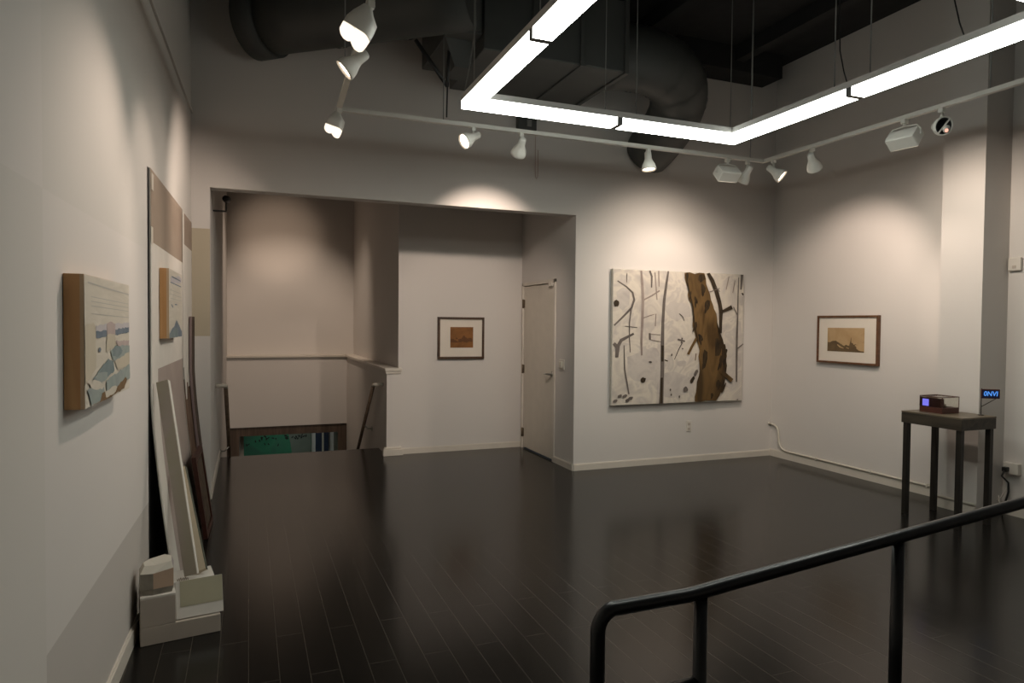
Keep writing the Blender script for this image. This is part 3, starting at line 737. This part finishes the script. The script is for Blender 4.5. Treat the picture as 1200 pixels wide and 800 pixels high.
# ------------------------------------------------------------------ lighting track and lamps
TX0, TX1, TY, TZ = .62, 4.56, 5.09, 3.10
def tx(y): return TX0-.037*(TY-y)
o = thing('lighting_track', 'pale U-shaped lighting track hung around the room below the ducts', 'track', ((TX0+TX1)/2, TY, TZ))
t = MB(); k = .017
t.box((TX0-k, TY-k, TZ), (TX1+k, TY+k, TZ+.03)); t.hexa([V((tx(y)+dx, y, TZ)) for y, dx in ((-.5,-k),(-.5,k),(TY-k,k),(TY-k,-k))], [V((tx(y)+dx, y, TZ+.03)) for y, dx in ((-.5,-k),(-.5,k),(TY-k,k),(TY-k,-k))]); t.box((TX1-k, -.5, TZ), (TX1+k, TY-k, TZ+.03))
link('rail', t, M['trackwhite'], o)
for x, y, zt in ((tx(4.62), 4.62, CEIL), (1.415, TY, 3.79), (4.40, TY, CEIL), (TX1, 3.0, CEIL), (TX1, .6, CEIL), (tx(2.2), 2.2, CEIL)):
    j = MB(); j.tube([(x, y, TZ+.03), (x, y, zt)], .004, 6); link('drop_wire', j, M['cable'], o)

def spot_energy(parent, pos, aim, W, ang, blend=.75, col=(1., .81, .68), r=.03):
    l = bpy.data.lights.new('lamp_beam', 'SPOT'); l.energy = W; l.spot_size = math.radians(ang); l.spot_blend = blend; l.color = col; l.shadow_soft_size = r
    q = bpy.data.objects.new('lamp_beam', l); COL.objects.link(q); q.parent = parent
    q.location = V(pos)-world_loc(parent); q.rotation_mode = 'QUATERNION'; q.rotation_quaternion = V(aim).to_track_quat('-Z', 'Y')
def par_lamp(label, x, y, aim, W, ang, lit=True, drop=.10, s=1., tip=None, col=(1., .81, .68), zt=TZ):
    """cone spotlight on the track: adapter, arm, flared housing, bulb face"""
    aim = V(aim).normalized()
    o = thing('track_spotlight', label, 'spotlight', (x, y, zt), 'track spotlights')
    a = MB(); a.box((x-.017, y-.017, zt-.03), (x+.017, y+.017, zt+.0), .003); link('track_adapter', a, M['lampwhite'], o)
    piv = V((x, y, zt-drop)); a = MB(); a.tube([(x, y, zt-.03), (x, y, zt-drop+.01)], .010, 10); a.tube([piv+V((0,0,.022)), piv-V((0,0,.012))], .017, 10); link('arm', a, M['lampwhite'], o)
    m = basis(piv-aim*.03*s, aim)
    h = MB(); h.lathe([(0, -.035*s), (.020*s, -.035*s), (.029*s, -.025*s), (.031*s, .03*s), (.040*s, .055*s), (.056*s, .085*s), (.064*s, .12*s), (.064*s, .132*s), (.058*s, .132*s), (.054*s, .112*s), (0, .100*s)], m, 24)
    hs = link('lamp_housing', h, M['lampwhite'], o)
    f = MB(); f.lathe([(0, .122*s), (.052*s, .119*s), (.0545*s, .114*s), (0, .108*s)], m, 24); link('bulb_face', f, M['bulb'] if lit else M['mat'], hs)
    if W: spot_energy(o, m @ V((0, 0, .15*s)), aim, W, ang, col=col)
    return o
def flood_lamp(label, x, y, aim, W, ang, face='bulb_flood', s=1., col=(1., .84, .70)):
    """box floodlight in a yoke"""
    aim = V(aim).normalized()
    o = thing('track_floodlight', label, 'floodlight', (x, y, TZ), 'track floodlights')
    a = MB(); a.box((x-.02, y-.02, TZ-.032), (x+.02, y+.02, TZ), .003); a.tube([(x, y, TZ-.03), (x, y, TZ-.05)], .012, 10); link('track_mount', a, M['lampwhite'], o)
    c = V((x, y, TZ-.135*s)); m = basis(c, aim); X = (m.to_3x3() @ V((1,0,0))).normalized()
    a = MB(); w2 = .118*s; top = V((x, y, TZ-.05))
    pts = [c+X*w2, c+X*w2+V((0,0,.045*s)), c+X*w2*.75+V((0,0,.078*s)), top, c-X*w2*.75+V((0,0,.078*s)), c-X*w2+V((0,0,.045*s)), c-X*w2]
    a.tube(pts, .006, 8); link('yoke', a, M['lampwhite'], o)
    h = MB(); W2, H2 = .105*s, .062*s
    prof_ = [(-.062*s, -.05*s+.0*s), (-.062*s, .055*s), (.062*s, .055*s), (.062*s, -.02*s), (.04*s, -.05*s), (-.04*s, -.05*s)]
    lo_ = [m @ V((-W2, yy, zz)) for yy, zz in prof_]; hi_ = [m @ V((W2, yy, zz)) for yy, zz in prof_]
    h.hexa(lo_, hi_); bmesh.ops.bevel(h.bm, geom=h.bm.edges[:], offset=.008*s, segments=2, affect='EDGES', profile=.5)
    link('lamp_housing', h, M['lampwhite'], o)
    f = MB(); f.box((-W2+.010*s, -H2+.010*s, .052*s), (W2-.010*s, H2-.010*s, .060*s), 0, m); link('lens', f, M[face], o)
    if W: spot_energy(o, m @ V((0, 0, .085*s)), aim, W, ang, .9, col, .05)
    return o
def washer_lamp(label, x, y, axis, aim, W, ang, s=1., col=(1., .81, .68)):
    """wall washer: rounded back, open two-lobed glowing front"""
    axis = V(axis).normalized(); aim = V(aim).normalized()
    o = thing('track_floodlight', label, 'floodlight', (x, y, TZ), 'track floodlights')
    a = MB(); a.box((x-.018, y-.018, TZ-.03), (x+.018, y+.018, TZ), .003); link('track_mount', a, M['lampwhite'], o)
    top = V((x, y, TZ-.025)); a = MB(); a.tube([top, top+axis*.03*s+V((0,0,-.015))], .014*s, 12); link('stem', a, M['lampwhite'], o)
    wd_ = V((.93, -.366, 0)); xx = (wd_-axis*wd_.dot(axis)).normalized(); yy = axis.cross(xx)
    m = Matrix((xx, yy, axis)).transposed().to_4x4(); m.translation = top+axis*.12*s
    def loft(mb, secs, n=20):
        rings = []
        for z, cx, cy, hx, hy in secs:
            r_ = []
            for j in range(n):
                t = 2*math.pi*j/n; c_, s_ = math.cos(t), math.sin(t)
                r_.append(mb.bm.verts.new(m @ V((cx+hx*math.copysign(abs(c_)**.5, c_), cy+hy*math.copysign(abs(s_)**.5, s_), z))))
            rings.append(r_)
        for r0, r1 in zip(rings, rings[1:]):
            for j in range(n):
                f = mb._face([r0[j], r0[(j+1) % n], r1[(j+1) % n], r1[j]])
                if f: f.smooth = True
        mb._face(rings[0][::-1]); mb._face(rings[-1])
    h = MB(); loft(h, [(-.115*s, -.012*s, 0, .022*s, .022*s), (-.095*s, -.008*s, 0, .034*s, .030*s), (-.06*s, .004*s, 0, .062*s, .045*s), (-.02*s, .0, 0, .070*s, .054*s), (.012*s, 0, 0, .070*s, .056*s), (.016*s, 0, 0, .070*s, .056*s)])
    hs = link('lamp_housing', h, M['lampwhite'], o)
    f = MB()
    for sg, ln in ((-1, .070), (1, .088)):
        loft(f, [(.017*s, sg*.033*s, 0, .034*s, .053*s), (.05*s, sg*.033*s, 0, .033*s, .051*s), ((ln-.012)*s, sg*.035*s, 0, .028*s, .045*s), (ln*s, sg*.037*s, 0, .016*s, .034*s)])
    link('glowing_reflector', f, M['bulb_flood'], hs)
    h = MB(); h.box((-.060*s, -.0575*s, .018*s), (.058*s, -.054*s, .022*s), 0, m); link('trim_line', h, M['black'], hs)
    if W: spot_energy(o, m @ V((0, 0, .10*s))+aim*.03, aim, W, ang, .9, col, .02)
    return o
washer_lamp('biggest glowing floodlight on the left track, nearest to the viewer', tx(3.31), 3.31, (-.47, .18, -.85), (-1.1, -.42, -1.25), 34, 84)
par_lamp('cone spotlight aimed at left wall just below the nearest floodlight', tx(3.86), 3.86, (-.80, .12, -.70), 16, 58, drop=.075)
washer_lamp('small glowing floodlight hanging at the left corner of the track', TX0-.003, 5.03, (-.30, .10, -.90), (-1.0, .62, -.62), 36, 95, s=.86)
par_lamp('lit cone spotlight facing left on the back track, left of the grey wall box', 1.66, TY, (-.86, -.22, -.50), 40, 60, drop=.075)
par_lamp('pale spotlight with hidden face on the back track under the grey wall box', 2.07, TY, (.16, 1.75, -1.15), 95, 68, drop=.09)
par_lamp('lit spotlight pointing down in front of round duct on back wall', 3.28, TY, (.02, -.12, -1.), 20, 60, drop=.085)
flood_lamp('box floodlight facing the wall at right end of the back track', 4.14, TY, (.05, 1., -.95), 50, 115)
par_lamp('cone spotlight seen from behind, between box floodlight and track corner', 4.37, TY, (-.05, .9, -1.0), 30, 80)
par_lamp('lit spotlight on the right track just past the corner', TX1, 4.96, (.5, -.58, -.62), 38, 50)
par_lamp('small unlit cone spotlight on right track between corner and white floodlight', TX1, 4.50, (1.1, .55, -1.0), 52, 80)
flood_lamp('white box floodlight on right track left of black-faced lamp', TX1, 3.62, (1., .15, -.8), 34, 110)

o = thing('gimbal_spotlight', 'round spotlight with black baffle and pale ring on right track by column', 'spotlight', (TX1, 3.33, TZ), 'track spotlights')
a = MB(); a.box((TX1-.018, 3.312, TZ-.03), (TX1+.018, 3.348, TZ), .003); a.tube([(TX1, 3.33, TZ-.03), (TX1, 3.33, TZ-.06)], .011, 10); link('track_adapter', a, M['lampwhite'], o)
aim = V((-.35, -.9, -.25)).normalized(); m = basis((TX1, 3.33, TZ-.125), aim)
h = MB(); h.lathe([(0, -.075), (.028, -.075), (.034, -.05), (.05, -.02), (.064, 0), (.064, .03), (.058, .03), (.055, -.005), (0, -.03)], m, 24); link('lamp_housing', h, M['lampwhite'], o)
h = MB(); h.lathe([(0, -.028), (.054, -.006), (.056, .022), (.048, .022), (.044, 0), (0, -.02)], m, 24); link('baffle', h, M['black'], o)
h = MB(); h.box((-.062, -.004, .026), (.062, .004, .034), 0, m @ Matrix.Rotation(1.0, 4, 'Z')); h.lathe([(0, .028), (.026, .028), (.026, .036), (0, .036)], m @ Matrix.Translation((.018, -.02, 0)), 16); link('cross_bar', h, M['lampwhite'], o)
h = MB(); h.lathe([(0, .037), (.013, .037), (.010, .042), (0, .043)], m @ Matrix.Translation((.018, -.03, 0)), 14); link('bulb_face', h, M['bulb_dim'], o)

# ------------------------------------------------------------------ ducts and ceiling steel
o = thing('air_duct', 'charcoal air duct run of round and box sections under the black ceiling', 'duct', (2.25, 5.4, 3.7))
dirn = V((.79, -.62, 0)).normalized(); p0 = V((.17, 6.05, 4.08))
q = MB(); q.tube([p0-dirn*.16, p0+dirn*.03], [.305, .30], 36); link('collar', q, M['duct'], o)
q = MB(); q.tube([p0+dirn*(.03+.3*i) for i in range(7)], .275, 36); tb = link('round_section', q, M['duct'], o)
for i in (2, 4): q = MB(); q.tube([p0+dirn*(.3*i), p0+dirn*(.3*i+.04)], .282, 36, cap=False); link('seam_band', q, M['duct'], tb)
q = MB(); q.box((1.72, 5.02, 3.70), (3.02, 6.0, 4.30), .01); bxs = link('box_section', q, M['duct'], o)
for x in (2.15, 2.58, 3.0): q = MB(); q.box((x-.02, 5.0, 3.685), (x+.02, 6.02, 4.31), .004); link('flange', q, M['duct'], bxs)
q = MB(); q.box((1.45, 5.05, 3.82), (1.72, 5.95, 4.28), .01); q.hexa([V((1.46,5.2,3.82)),V((1.72,5.2,3.82)),V((1.72,5.8,3.82)),V((1.46,5.8,3.82))], [V((1.58,5.35,3.66)),V((1.72,5.35,3.66)),V((1.72,5.65,3.66)),V((1.58,5.65,3.66))]); link('end_box', q, M['duct'], o)
ctrl = [V(p) for p in ((3.02, 5.44, 4.00), (3.62, 5.36, 4.05), (4.12, 5.36, 3.92), (4.06, 5.86, 3.62), (4.06, 6.315, 3.43))]
def bez(t):
    q = ctrl[:]
    while len(q) > 1: q = [q[i].lerp(q[i+1], t) for i in range(len(q)-1)]
    return q[0]
pts = [bez(i/22) for i in range(23)]
q = MB(); q.tube(pts, [.295-.035*i/22 for i in range(23)], 36); tb = link('elbow_section', q, M['duct'], o)
for i in (3, 7, 10, 13): d2 = (pts[i+1]-pts[i-1]).normalized(); q = MB(); q.tube([pts[i]-d2*.012, pts[i]+d2*.012], .302-.035*i/22, 36, cap=False); link('seam_band', q, M['duct'], tb)
q = MB(); q.tube([(1.24, 5.3, 3.80), (1.505, 5.3, 3.47)], .017, 8); q.tube([(1.52, 5.3, 3.86), (1.505, 5.3, 3.47)], .014, 8); q.tube([(1.505, 5.3, 3.47), (1.50, 5.3, 3.22)], .006, 8)
link('hanger_strut', q, M['black'], o)
# ceiling beams
for i, (x, lab) in enumerate(((.9, 'black ceiling beam nearest the left wall'), (2.3, 'black ceiling beam second from left wall'), (3.7, 'black ceiling beam above the right side of the light frame'), (5.0, 'black ceiling beam nearest the right wall'))):
    q = MB(); q.box((x-.06, -2.6, CEIL-.16), (x+.06, YB, CEIL), .004); ob = link('trim_%d' % (10+i), q, M['ceiling'], kind='structure')
q = MB(); q.box((4.2, 5.98, 4.34), (5.6, 6.3, CEIL)); link('trim_14', q, M['ceiling'], kind='structure')
q = MB(); q.box((5.2, -2.6, 4.30), (XR2, 5.9, 4.36)); 
q.bm.free()

# slim cable channel high on the left wall
o = thing('cable_channel', 'slim grey cable channel running high along the left wall to the corner', 'cable channel', LW(4.6, .01, CHZ))
q = MB(); q.hexa([LW(2.4, .002, CHZ), LW(6.30, .002, CHZ), LW(6.30, .016, CHZ), LW(2.4, .016, CHZ)], [LW(2.4, .002, CHZ+.022), LW(6.30, .002, CHZ+.022), LW(6.30, .016, CHZ+.022), LW(2.4, .016, CHZ+.022)])
link('wall_mount_channel', q, M['wall'], o)
# grey junction box with a pull loop on the back wall
o = thing('junction_box', 'dark grey electrical box high on back wall above the track', 'electrical box', (2.61, YB, 3.55))
q = MB(); q.box((2.51, YB-.07, 3.50), (2.71, YB, 3.64), .004); link('box', q, M['duct'], o)
q = MB(); q.box((2.60, YB-.085, 3.53), (2.65, YB-.068, 3.60), .004); link('cover_plate', q, M['cable'], o)
q = MB(); xs, ys = 2.715, YB-.03
pts = [(xs, ys, 3.53), (xs, ys, 3.10), (xs+.004, ys, 3.05), (xs+.016, ys, 3.025), (xs+.028, ys, 3.05), (xs+.030, ys, 3.10), (xs+.030, ys, 3.32)]
q.tube(pts, .0035, 6); M['pinkcord'] = plain('pinkish_cord', (.45, .32, .28), .6, vary=.03); link('pull_cord', q, M['pinkcord'], o)

# ------------------------------------------------------------------ stair handrails and stair lamp
def handrail(label, X, xw, pa, pb, pw):
    o = thing('stair_handrail', label, 'handrail', (X, pa[0], pa[1]), 'stair handrails')
    q = MB(); q.tube([(X, pa[0], pa[1]), (X, pb[0], pb[1])], .021, 14); link('rail', q, M['handrail'], o)
    q = MB(); q.tube([(X, pa[0]+.03, pa[1]-.02), (X, pa[0]-.01, pa[1]+.005), (X+(xw-X)*.15, pa[0]-.05, pa[1]+.012), (xw, pa[0]-.055, pa[1]+.012)], .021, 14); link('return_end', q, M['ivory'], o)
    y, z = pw; q = MB(); q.tube([(X, y, z), (X+(xw-X)*.5, y, z-.05), (xw, y, z-.05)], .009, 8); q.lathe([(0,0),(.03,0),(.03,.008),(0,.008)], basis((xw, y, z-.05), (X-xw,0,0)), 14); link('bracket', q, M['steel'], o)
    return o
handrail('dark handrail with pale return on left side of the stairs', -.215, -.31, (7.42, .885), (11.0, -1.55), (8.6, .06))
handrail('dark handrail on the half wall, right side of the stairs', 1.395, 1.5, (8.05, .80), (10.9, -1.52), (8.75, .22))
o = thing('stair_spotlight', 'small black spotlight on wall bracket at upper left of the stairwell', 'spotlight', (-.31, 6.95, 2.60))
q = MB(); q.box((-.31, 6.94, 2.585), (-.19, 6.96, 2.60), .002); q.tube([(-.195, 6.95, 2.59), (-.195, 6.95, 2.72)], .007, 8); link('bracket', q, M['black'], o)
q = MB(); av = V((.62, 4.4, .16)).normalized(); mm = basis((-.195, 6.95, 2.71), av); q.lathe([(0,-.05),(.022,-.05),(.03,-.03),(.036,.04),(.033,.045),(0,.03)], mm, 16); link('lamp_housing', q, M['black'], o)
q = MB(); q.lathe([(0,.032),(.03,.04),(0,.043)], mm, 14); link('bulb_face', q, M['bulb'], o)
spot_energy(o, mm @ V((0,0,.06)), av, 150, 22, 1., (1., .74, .55), .12)
par_lamp('spotlight on the stairwell ceiling behind the header', .55, 8.9, (.0, 2.35, -4.0), 190, 62, col=(1., .80, .64), zt=CEIL)
# things in the lower room
M['green'] = blotch('green_mural_paint', ((.03, .15, .085), (.045, .19, .11), (.05, .14, .095)), 3)
M['greygreen'] = plain('grey_green_paint', (.15, .17, .14), .7, vary=.08)
o = thing('green_panel', 'green painted panel with dark scribbles at the bottom of the stairs', 'panel', (.5, 13.3, -2.0))
q = MB(); q.box((-.10, 13.27, -2.0), (1.12, 13.298, -.25), .003); link('board', q, M['green'], o)
q = Art(lambda u, v, l: V((-.10+1.22*u, 13.27-l, -.25-1.75*v))); q.poly(0, [(.003,.003),(.997,.003),(.997,.997),(.003,.997)])
q.poly(1, [(.62,.003),(.997,.003),(.997,.5),(.74,.5)])
for i in range(30):
    u = .05+random.random()*.9; v = .20+.10*random.random()*(1 if u < .6 else .4); a0 = random.random()*3; r_ = random.uniform(.01, .02)
    q.stroke(2, [(u-r_*math.cos(a0), v-r_*math.sin(a0)), (u+.004, v), (u+r_*math.cos(a0), v+r_*.5)], random.uniform(.010, .020))
link('painted_face', q.mb, [M['green'], M['greygreen'], M['black']], o)
o = thing('dark_banner', 'dark blue striped banner right of green panel below the stairs', 'banner', (1.32, 13.28, -1.9))
M['bannerblue'] = plain('banner_navy', (.02, .03, .06), .6, vary=.2)
q = MB(); q.box((1.20, 13.26, -1.9), (1.44, 13.3, -.4), .003); link('cloth', q, M['bannerblue'], o)
q = MB(); q.box((1.315, 13.255, -1.88), (1.35, 13.262, -.42), .001); link('pale_stripe', q, M['ivory'], o)
o = thing('lower_fill_light', 'unseen ceiling panel added to light the lower room under the stairs', 'ceiling light', (.6, 12.4, -.03))  # unseen fixture, added to light the green panel and banner
q = MB(); q.box((.2, 12.2, -.06), (1.0, 12.6, -.02), .004); link('frame', q, M['lampwhite'], o)
q = MB(); q.box((.22, 12.22, -.064), (.98, 12.58, -.058)); M['lowlight'] = emitter('lower_panel_glow', (.9, 1., .92), 4.0); link('diffuser', q, M['lowlight'], o)

# ------------------------------------------------------------------ table with diorama box and lit sign
TX, TY0, TZT = (5.065, 5.465), (3.475, 3.985), .86
o = thing('side_table', 'tall narrow dark wooden table standing against the column', 'table', ((TX[0]+TX[1])/2, (TY0[0]+TY0[1])/2, 0))
q = MB(); q.box((TX[0], TY0[0], TZT-.012), (TX[1], TY0[1], TZT), .003); link('tabletop', q, M['table_top'], o)
q = MB(); q.box((TX[0]+.001, TY0[0]+.001, TZT-.098), (TX[1]-.001, TY0[1]-.001, TZT-.012), .003); link('apron', q, M['table'], o)
for x, y in ((TX[0]+.012, TY0[1]-.052), (TX[1]-.052, TY0[1]-.052), (TX[0]+.012, TY0[0]+.012), (TX[1]-.052, TY0[0]+.012)):
    q = MB(); q.box((x, y, 0), (x+.041, y+.041, TZT-.098), .003); link('leg', q, M['leg'], o)
BX = (5.165, 5.365); BY = (3.705, 3.90); bz = TZT; bh = .128
o = thing('diorama_box', 'small glass diorama box glowing violet inside on the dark table', 'box', ((BX[0]+BX[1])/2, 3.8, bz))
q = MB(); q.box((BX[0], BY[0], bz), (BX[1], BY[1], bz+.045), .002); link('base', q, M['redbrown'], o)
q = MB(); q.box((BX[0]+.003, BY[0]+.003, bz+.045), (BX[1]-.003, BY[1]-.003, bz+bh)); link('glass_case', q, M['glass'], o)
q = MB()
for x in (BX[0], BX[1]-.004):
    for y in (BY[0], BY[1]-.004): q.box((x, y, bz+.045), (x+.004, y+.004, bz+bh))
ringbox(q, BX[0], BX[1], BY[0], BY[1], .006, bz+bh, bz+bh+.006); link('case_frame', q, M['redbrown'], o)
q = MB(); q.box((BX[0]+.008, BY[0]+.02, bz+.0455), (BX[0]+.05, BY[1]-.01, bz+.118), .002); link('model_wall', q, M['redbrown'], o)
q = MB(); q.box((BX[0]+.0055, BY[1]-.075, bz+.052), (BX[0]+.0075, BY[1]-.022, bz+.108)); link('screen', q, M['violet'], o)
q = MB()
for i in range(6): q.lathe([(0, 0), (.010, 0), (.007, .018), (.009, .028), (0, .032)], Matrix.Translation((BX[0]+.075+.012*(i % 2), BY[0]+.03+.02*i, bz+.0455)), 8)
link('figures', q, M['taupe'], o)
q = MB(); q.box((BX[0]+.09, BY[1]-.014, bz+.046), (BX[1]-.008, BY[1]-.010, bz+.118)); link('backdrop', q, M['p_beige'], o)
# lit sign on a post
sx, sy = 5.408, 3.56
o = thing('lit_sign', 'small navy sign with blue glowing letters on thin post, on table', 'sign', (sx, sy, bz))
q = MB(); q.tube([(sx, sy, bz), (sx, sy, bz+.215)], .0035, 8); q.lathe([(0,0),(.022,0),(.020,.006),(0,.006)], Matrix.Translation((sx, sy, bz)), 16); q.tube([(sx, sy, bz+.068), (sx+.085, sy-.06, bz+.137)], .003, 8); link('post', q, M['table'], o)
ang = -.62; sm = Matrix.Translation((sx, sy, bz+.135)) @ Matrix.Rotation(ang, 4, 'Z')
q = MB(); q.box((-.004, -.006, 0), (.126, .006, .074), .002, sm); link('panel', q, M['redbrown'], o)
q = MB(); q.box((.004, -.0075, .008), (.118, -.0055, .066), 0, sm); link('screen', q, M['navy'], o)
cu = bpy.data.curves.new('sign_text', 'FONT'); cu.body = '0NVI'; cu.shear = .12; cu.size = .055; cu.extrude = .0006; cu.align_x = 'CENTER'; cu.align_y = 'CENTER'; cu.offset = .0009
to = bpy.data.objects.new('sign_text', cu); COL.objects.link(to)
bpy.context.view_layer.update()
me = bpy.data.meshes.new_from_object(to.evaluated_get(bpy.context.evaluated_depsgraph_get()))
bpy.data.objects.remove(to); me.materials.clear(); me.materials.append(M['bluetext'])
xs = [v.co.x for v in me.vertices]; sc = .098/(max(xs)-min(xs))
mt = Matrix.Translation(-V((sx, sy, bz))) @ sm @ Matrix.Translation((.061, -.0082, .037)) @ Matrix.Rotation(math.pi/2, 4, 'X') @ Matrix.Diagonal((sc, .95, 1, 1))
for v in me.vertices: v.co = mt @ v.co
lt = bpy.data.objects.new('letters', me); COL.objects.link(lt); lt.parent = o

# ------------------------------------------------------------------ right-wall services
o = thing('conduit_pipe', 'thin cream pipe running above baseboard along the right wall', 'pipe', (XR, 5.2, .09))
q = MB(); r = .011; c = .017
pts = [(XR-c, 6.312, .385), (XR-c, 6.28, .383), (XR-c, 6.235, .378), (XR-c, 6.195, .355), (XR-c, 6.175, .315), (XR-c, 6.165, .26), (XR-c, 6.160, .20), (XR-c, 6.145, .155), (XR-c, 6.115, .122), (XR-c, 6.07, .102), (XR-c, 6.0, .096), (XR-c, 5.0, .096), (XR-c, 4.055, .096)]
q.tube(pts, r, 12); link('pipe', q, M['cream_plastic'], o)
q = MB(); q.tube([(XC-c, 4.05, .096), (XC-c, 3.69, .096)], r, 12); link('pipe_length', q, M['cream_plastic'], o)
q = MB(); q.lathe([(0,0),(.02,0),(.018,.008),(0,.008)], basis((XR-.022, YB-.003, .384), (0,-1,0)), 14); link('wall_flange', q, M['cream_plastic'], o)
for y in (5.6, 4.9, 4.3): q = MB(); q.box((XR-.030, y-.01, .078), (XR-.003, y+.01, .112), .003); link('clip', q, M['cream_plastic'], o)
o = thing('thermostat', 'small white thermostat on near right wall beside the column', 'thermostat', (XR2, 3.66, 2.08))
yt = 3.63
q = MB(); q.box((XR2-.03, yt-.05, 2.025), (XR2, yt+.05, 2.135), .008); link('wall_mount_casing', q, M['plastic'], o)
q = MB(); q.box((XR2-.034, yt-.015, 2.045), (XR2-.029, yt+.015, 2.07), .002); link('dial', q, M['taupe'], o)
yo = 3.61
o = thing('power_outlet', 'white outlet box with plugged cords low on near right wall', 'outlet', (XR2, yo, .39))
q = MB(); q.box((XR2-.045, yo-.065, .345), (XR2, yo+.055, .44), .006); link('box', q, M['plastic'], o)
q = MB(); q.box((XR2-.085, yo+.0, .365), (XR2-.044, yo+.04, .405), .006); link('plug', q, M['black'], o)
q = MB(); q.tube([(XR2-.08, yo+.02, .375), (XR2-.10, yo+.025, .33), (XR2-.07, yo-.01, .28), (XR2-.05, yo+.0, .2), (XR2-.06, yo+.02, .1), (XR2-.05, yo+.05, .006), (XR2-.1, yo+.12, .006)], .008, 8); link('black_cord', q, M['black'], o)
q = MB(); q.tube([(XR2-.05, yo+.04, .345), (XR2-.06, yo+.03, .29), (XR2-.06, yo+.01, .22), (XR2-.06, yo+.05, .14), (XR2-.06, yo+.10, .09), (XR2-.06, yo+.07, .15), (XR2-.06, yo+.06, .06), (XR2-.07, yo+.04, .006)], .006, 8); link('white_cord', q, M['plastic'], o)

# ------------------------------------------------------------------ black guard rail in the foreground
RY = 1.62
o = thing('guard_rail', 'black tubular guard rail with rounded corner in the foreground', 'railing', (1.6, RY, 0))
q = MB(); rr = .021
arc = [(.903, .62), (.903, .70)]
pts = [(.903, RY, 0), (.903, RY, .62), (.903, RY, .695)]
for i in range(1, 8):
    a = math.pi/2*i/8; pts.append((.903+.058*(1-math.cos(a)), RY, .695+.062*math.sin(a)))
pts += [(.962, RY, .7555), (1.10, RY, .757), (1.20, RY, .7575), (1.26, RY, .7625), (1.34, RY, .771), (1.855, RY, .818), (2.049, RY, .836), (2.72, RY, .897), (3.4, RY, .96)]
q.tube(pts, rr, 18); link('top_rail', q, M['rail'], o)
for x, z in ((1.248, .742), (2.06, .822), (3.0, .91)):
    q = MB(); q.tube([(x, RY, 0), (x, RY, z)], .0205, 18); link('post', q, M['rail'], o)
q = MB(); q.tube([(.903, RY, .478), (1.248, RY, .492)], .018, 14); link('lower_rail', q, M['rail'], o)
for x in (.903, 1.248, 2.06, 3.0):
    q = MB(); q.lathe([(0,0),(.05,0),(.05,.008),(.03,.012),(0,.012)], Matrix.Translation((x, RY, 0)), 18); link('foot_flange', q, M['rail'], o)

# ------------------------------------------------------------------ world, camera, view
wd = bpy.data.worlds.new('dim_world'); S.world = wd; wd.use_nodes = True
wd.node_tree.nodes['Background'].inputs[0].default_value = (.05, .05, .05, 1); wd.node_tree.nodes['Background'].inputs[1].default_value = .2
cd = bpy.data.cameras.new('camera'); cam = bpy.data.objects.new('camera', cd); COL.objects.link(cam)
yw, pt, rl = .375445, -.026375, .009387
F = V((math.sin(yw)*math.cos(pt), math.cos(yw)*math.cos(pt), math.sin(pt))); rt = V((math.cos(yw), -math.sin(yw), 0)); up = rt.cross(F)
r2 = rt*math.cos(rl)+up*math.sin(rl); u2 = up*math.cos(rl)-rt*math.sin(rl)
mw = Matrix((r2, u2, -F)).transposed().to_4x4(); mw.translation = V((0, 0, 1.55)); cam.matrix_world = mw
cd.sensor_width = 36; cd.sensor_fit = 'HORIZONTAL'; cd.lens = 784.4/1200*36; cd.clip_start = .05
S.camera = cam
vs = S.view_settings; vs.view_transform = 'Standard'; vs.look = 'None'; vs.gamma = 1; vs.use_curve_mapping = False; vs.exposure = .38
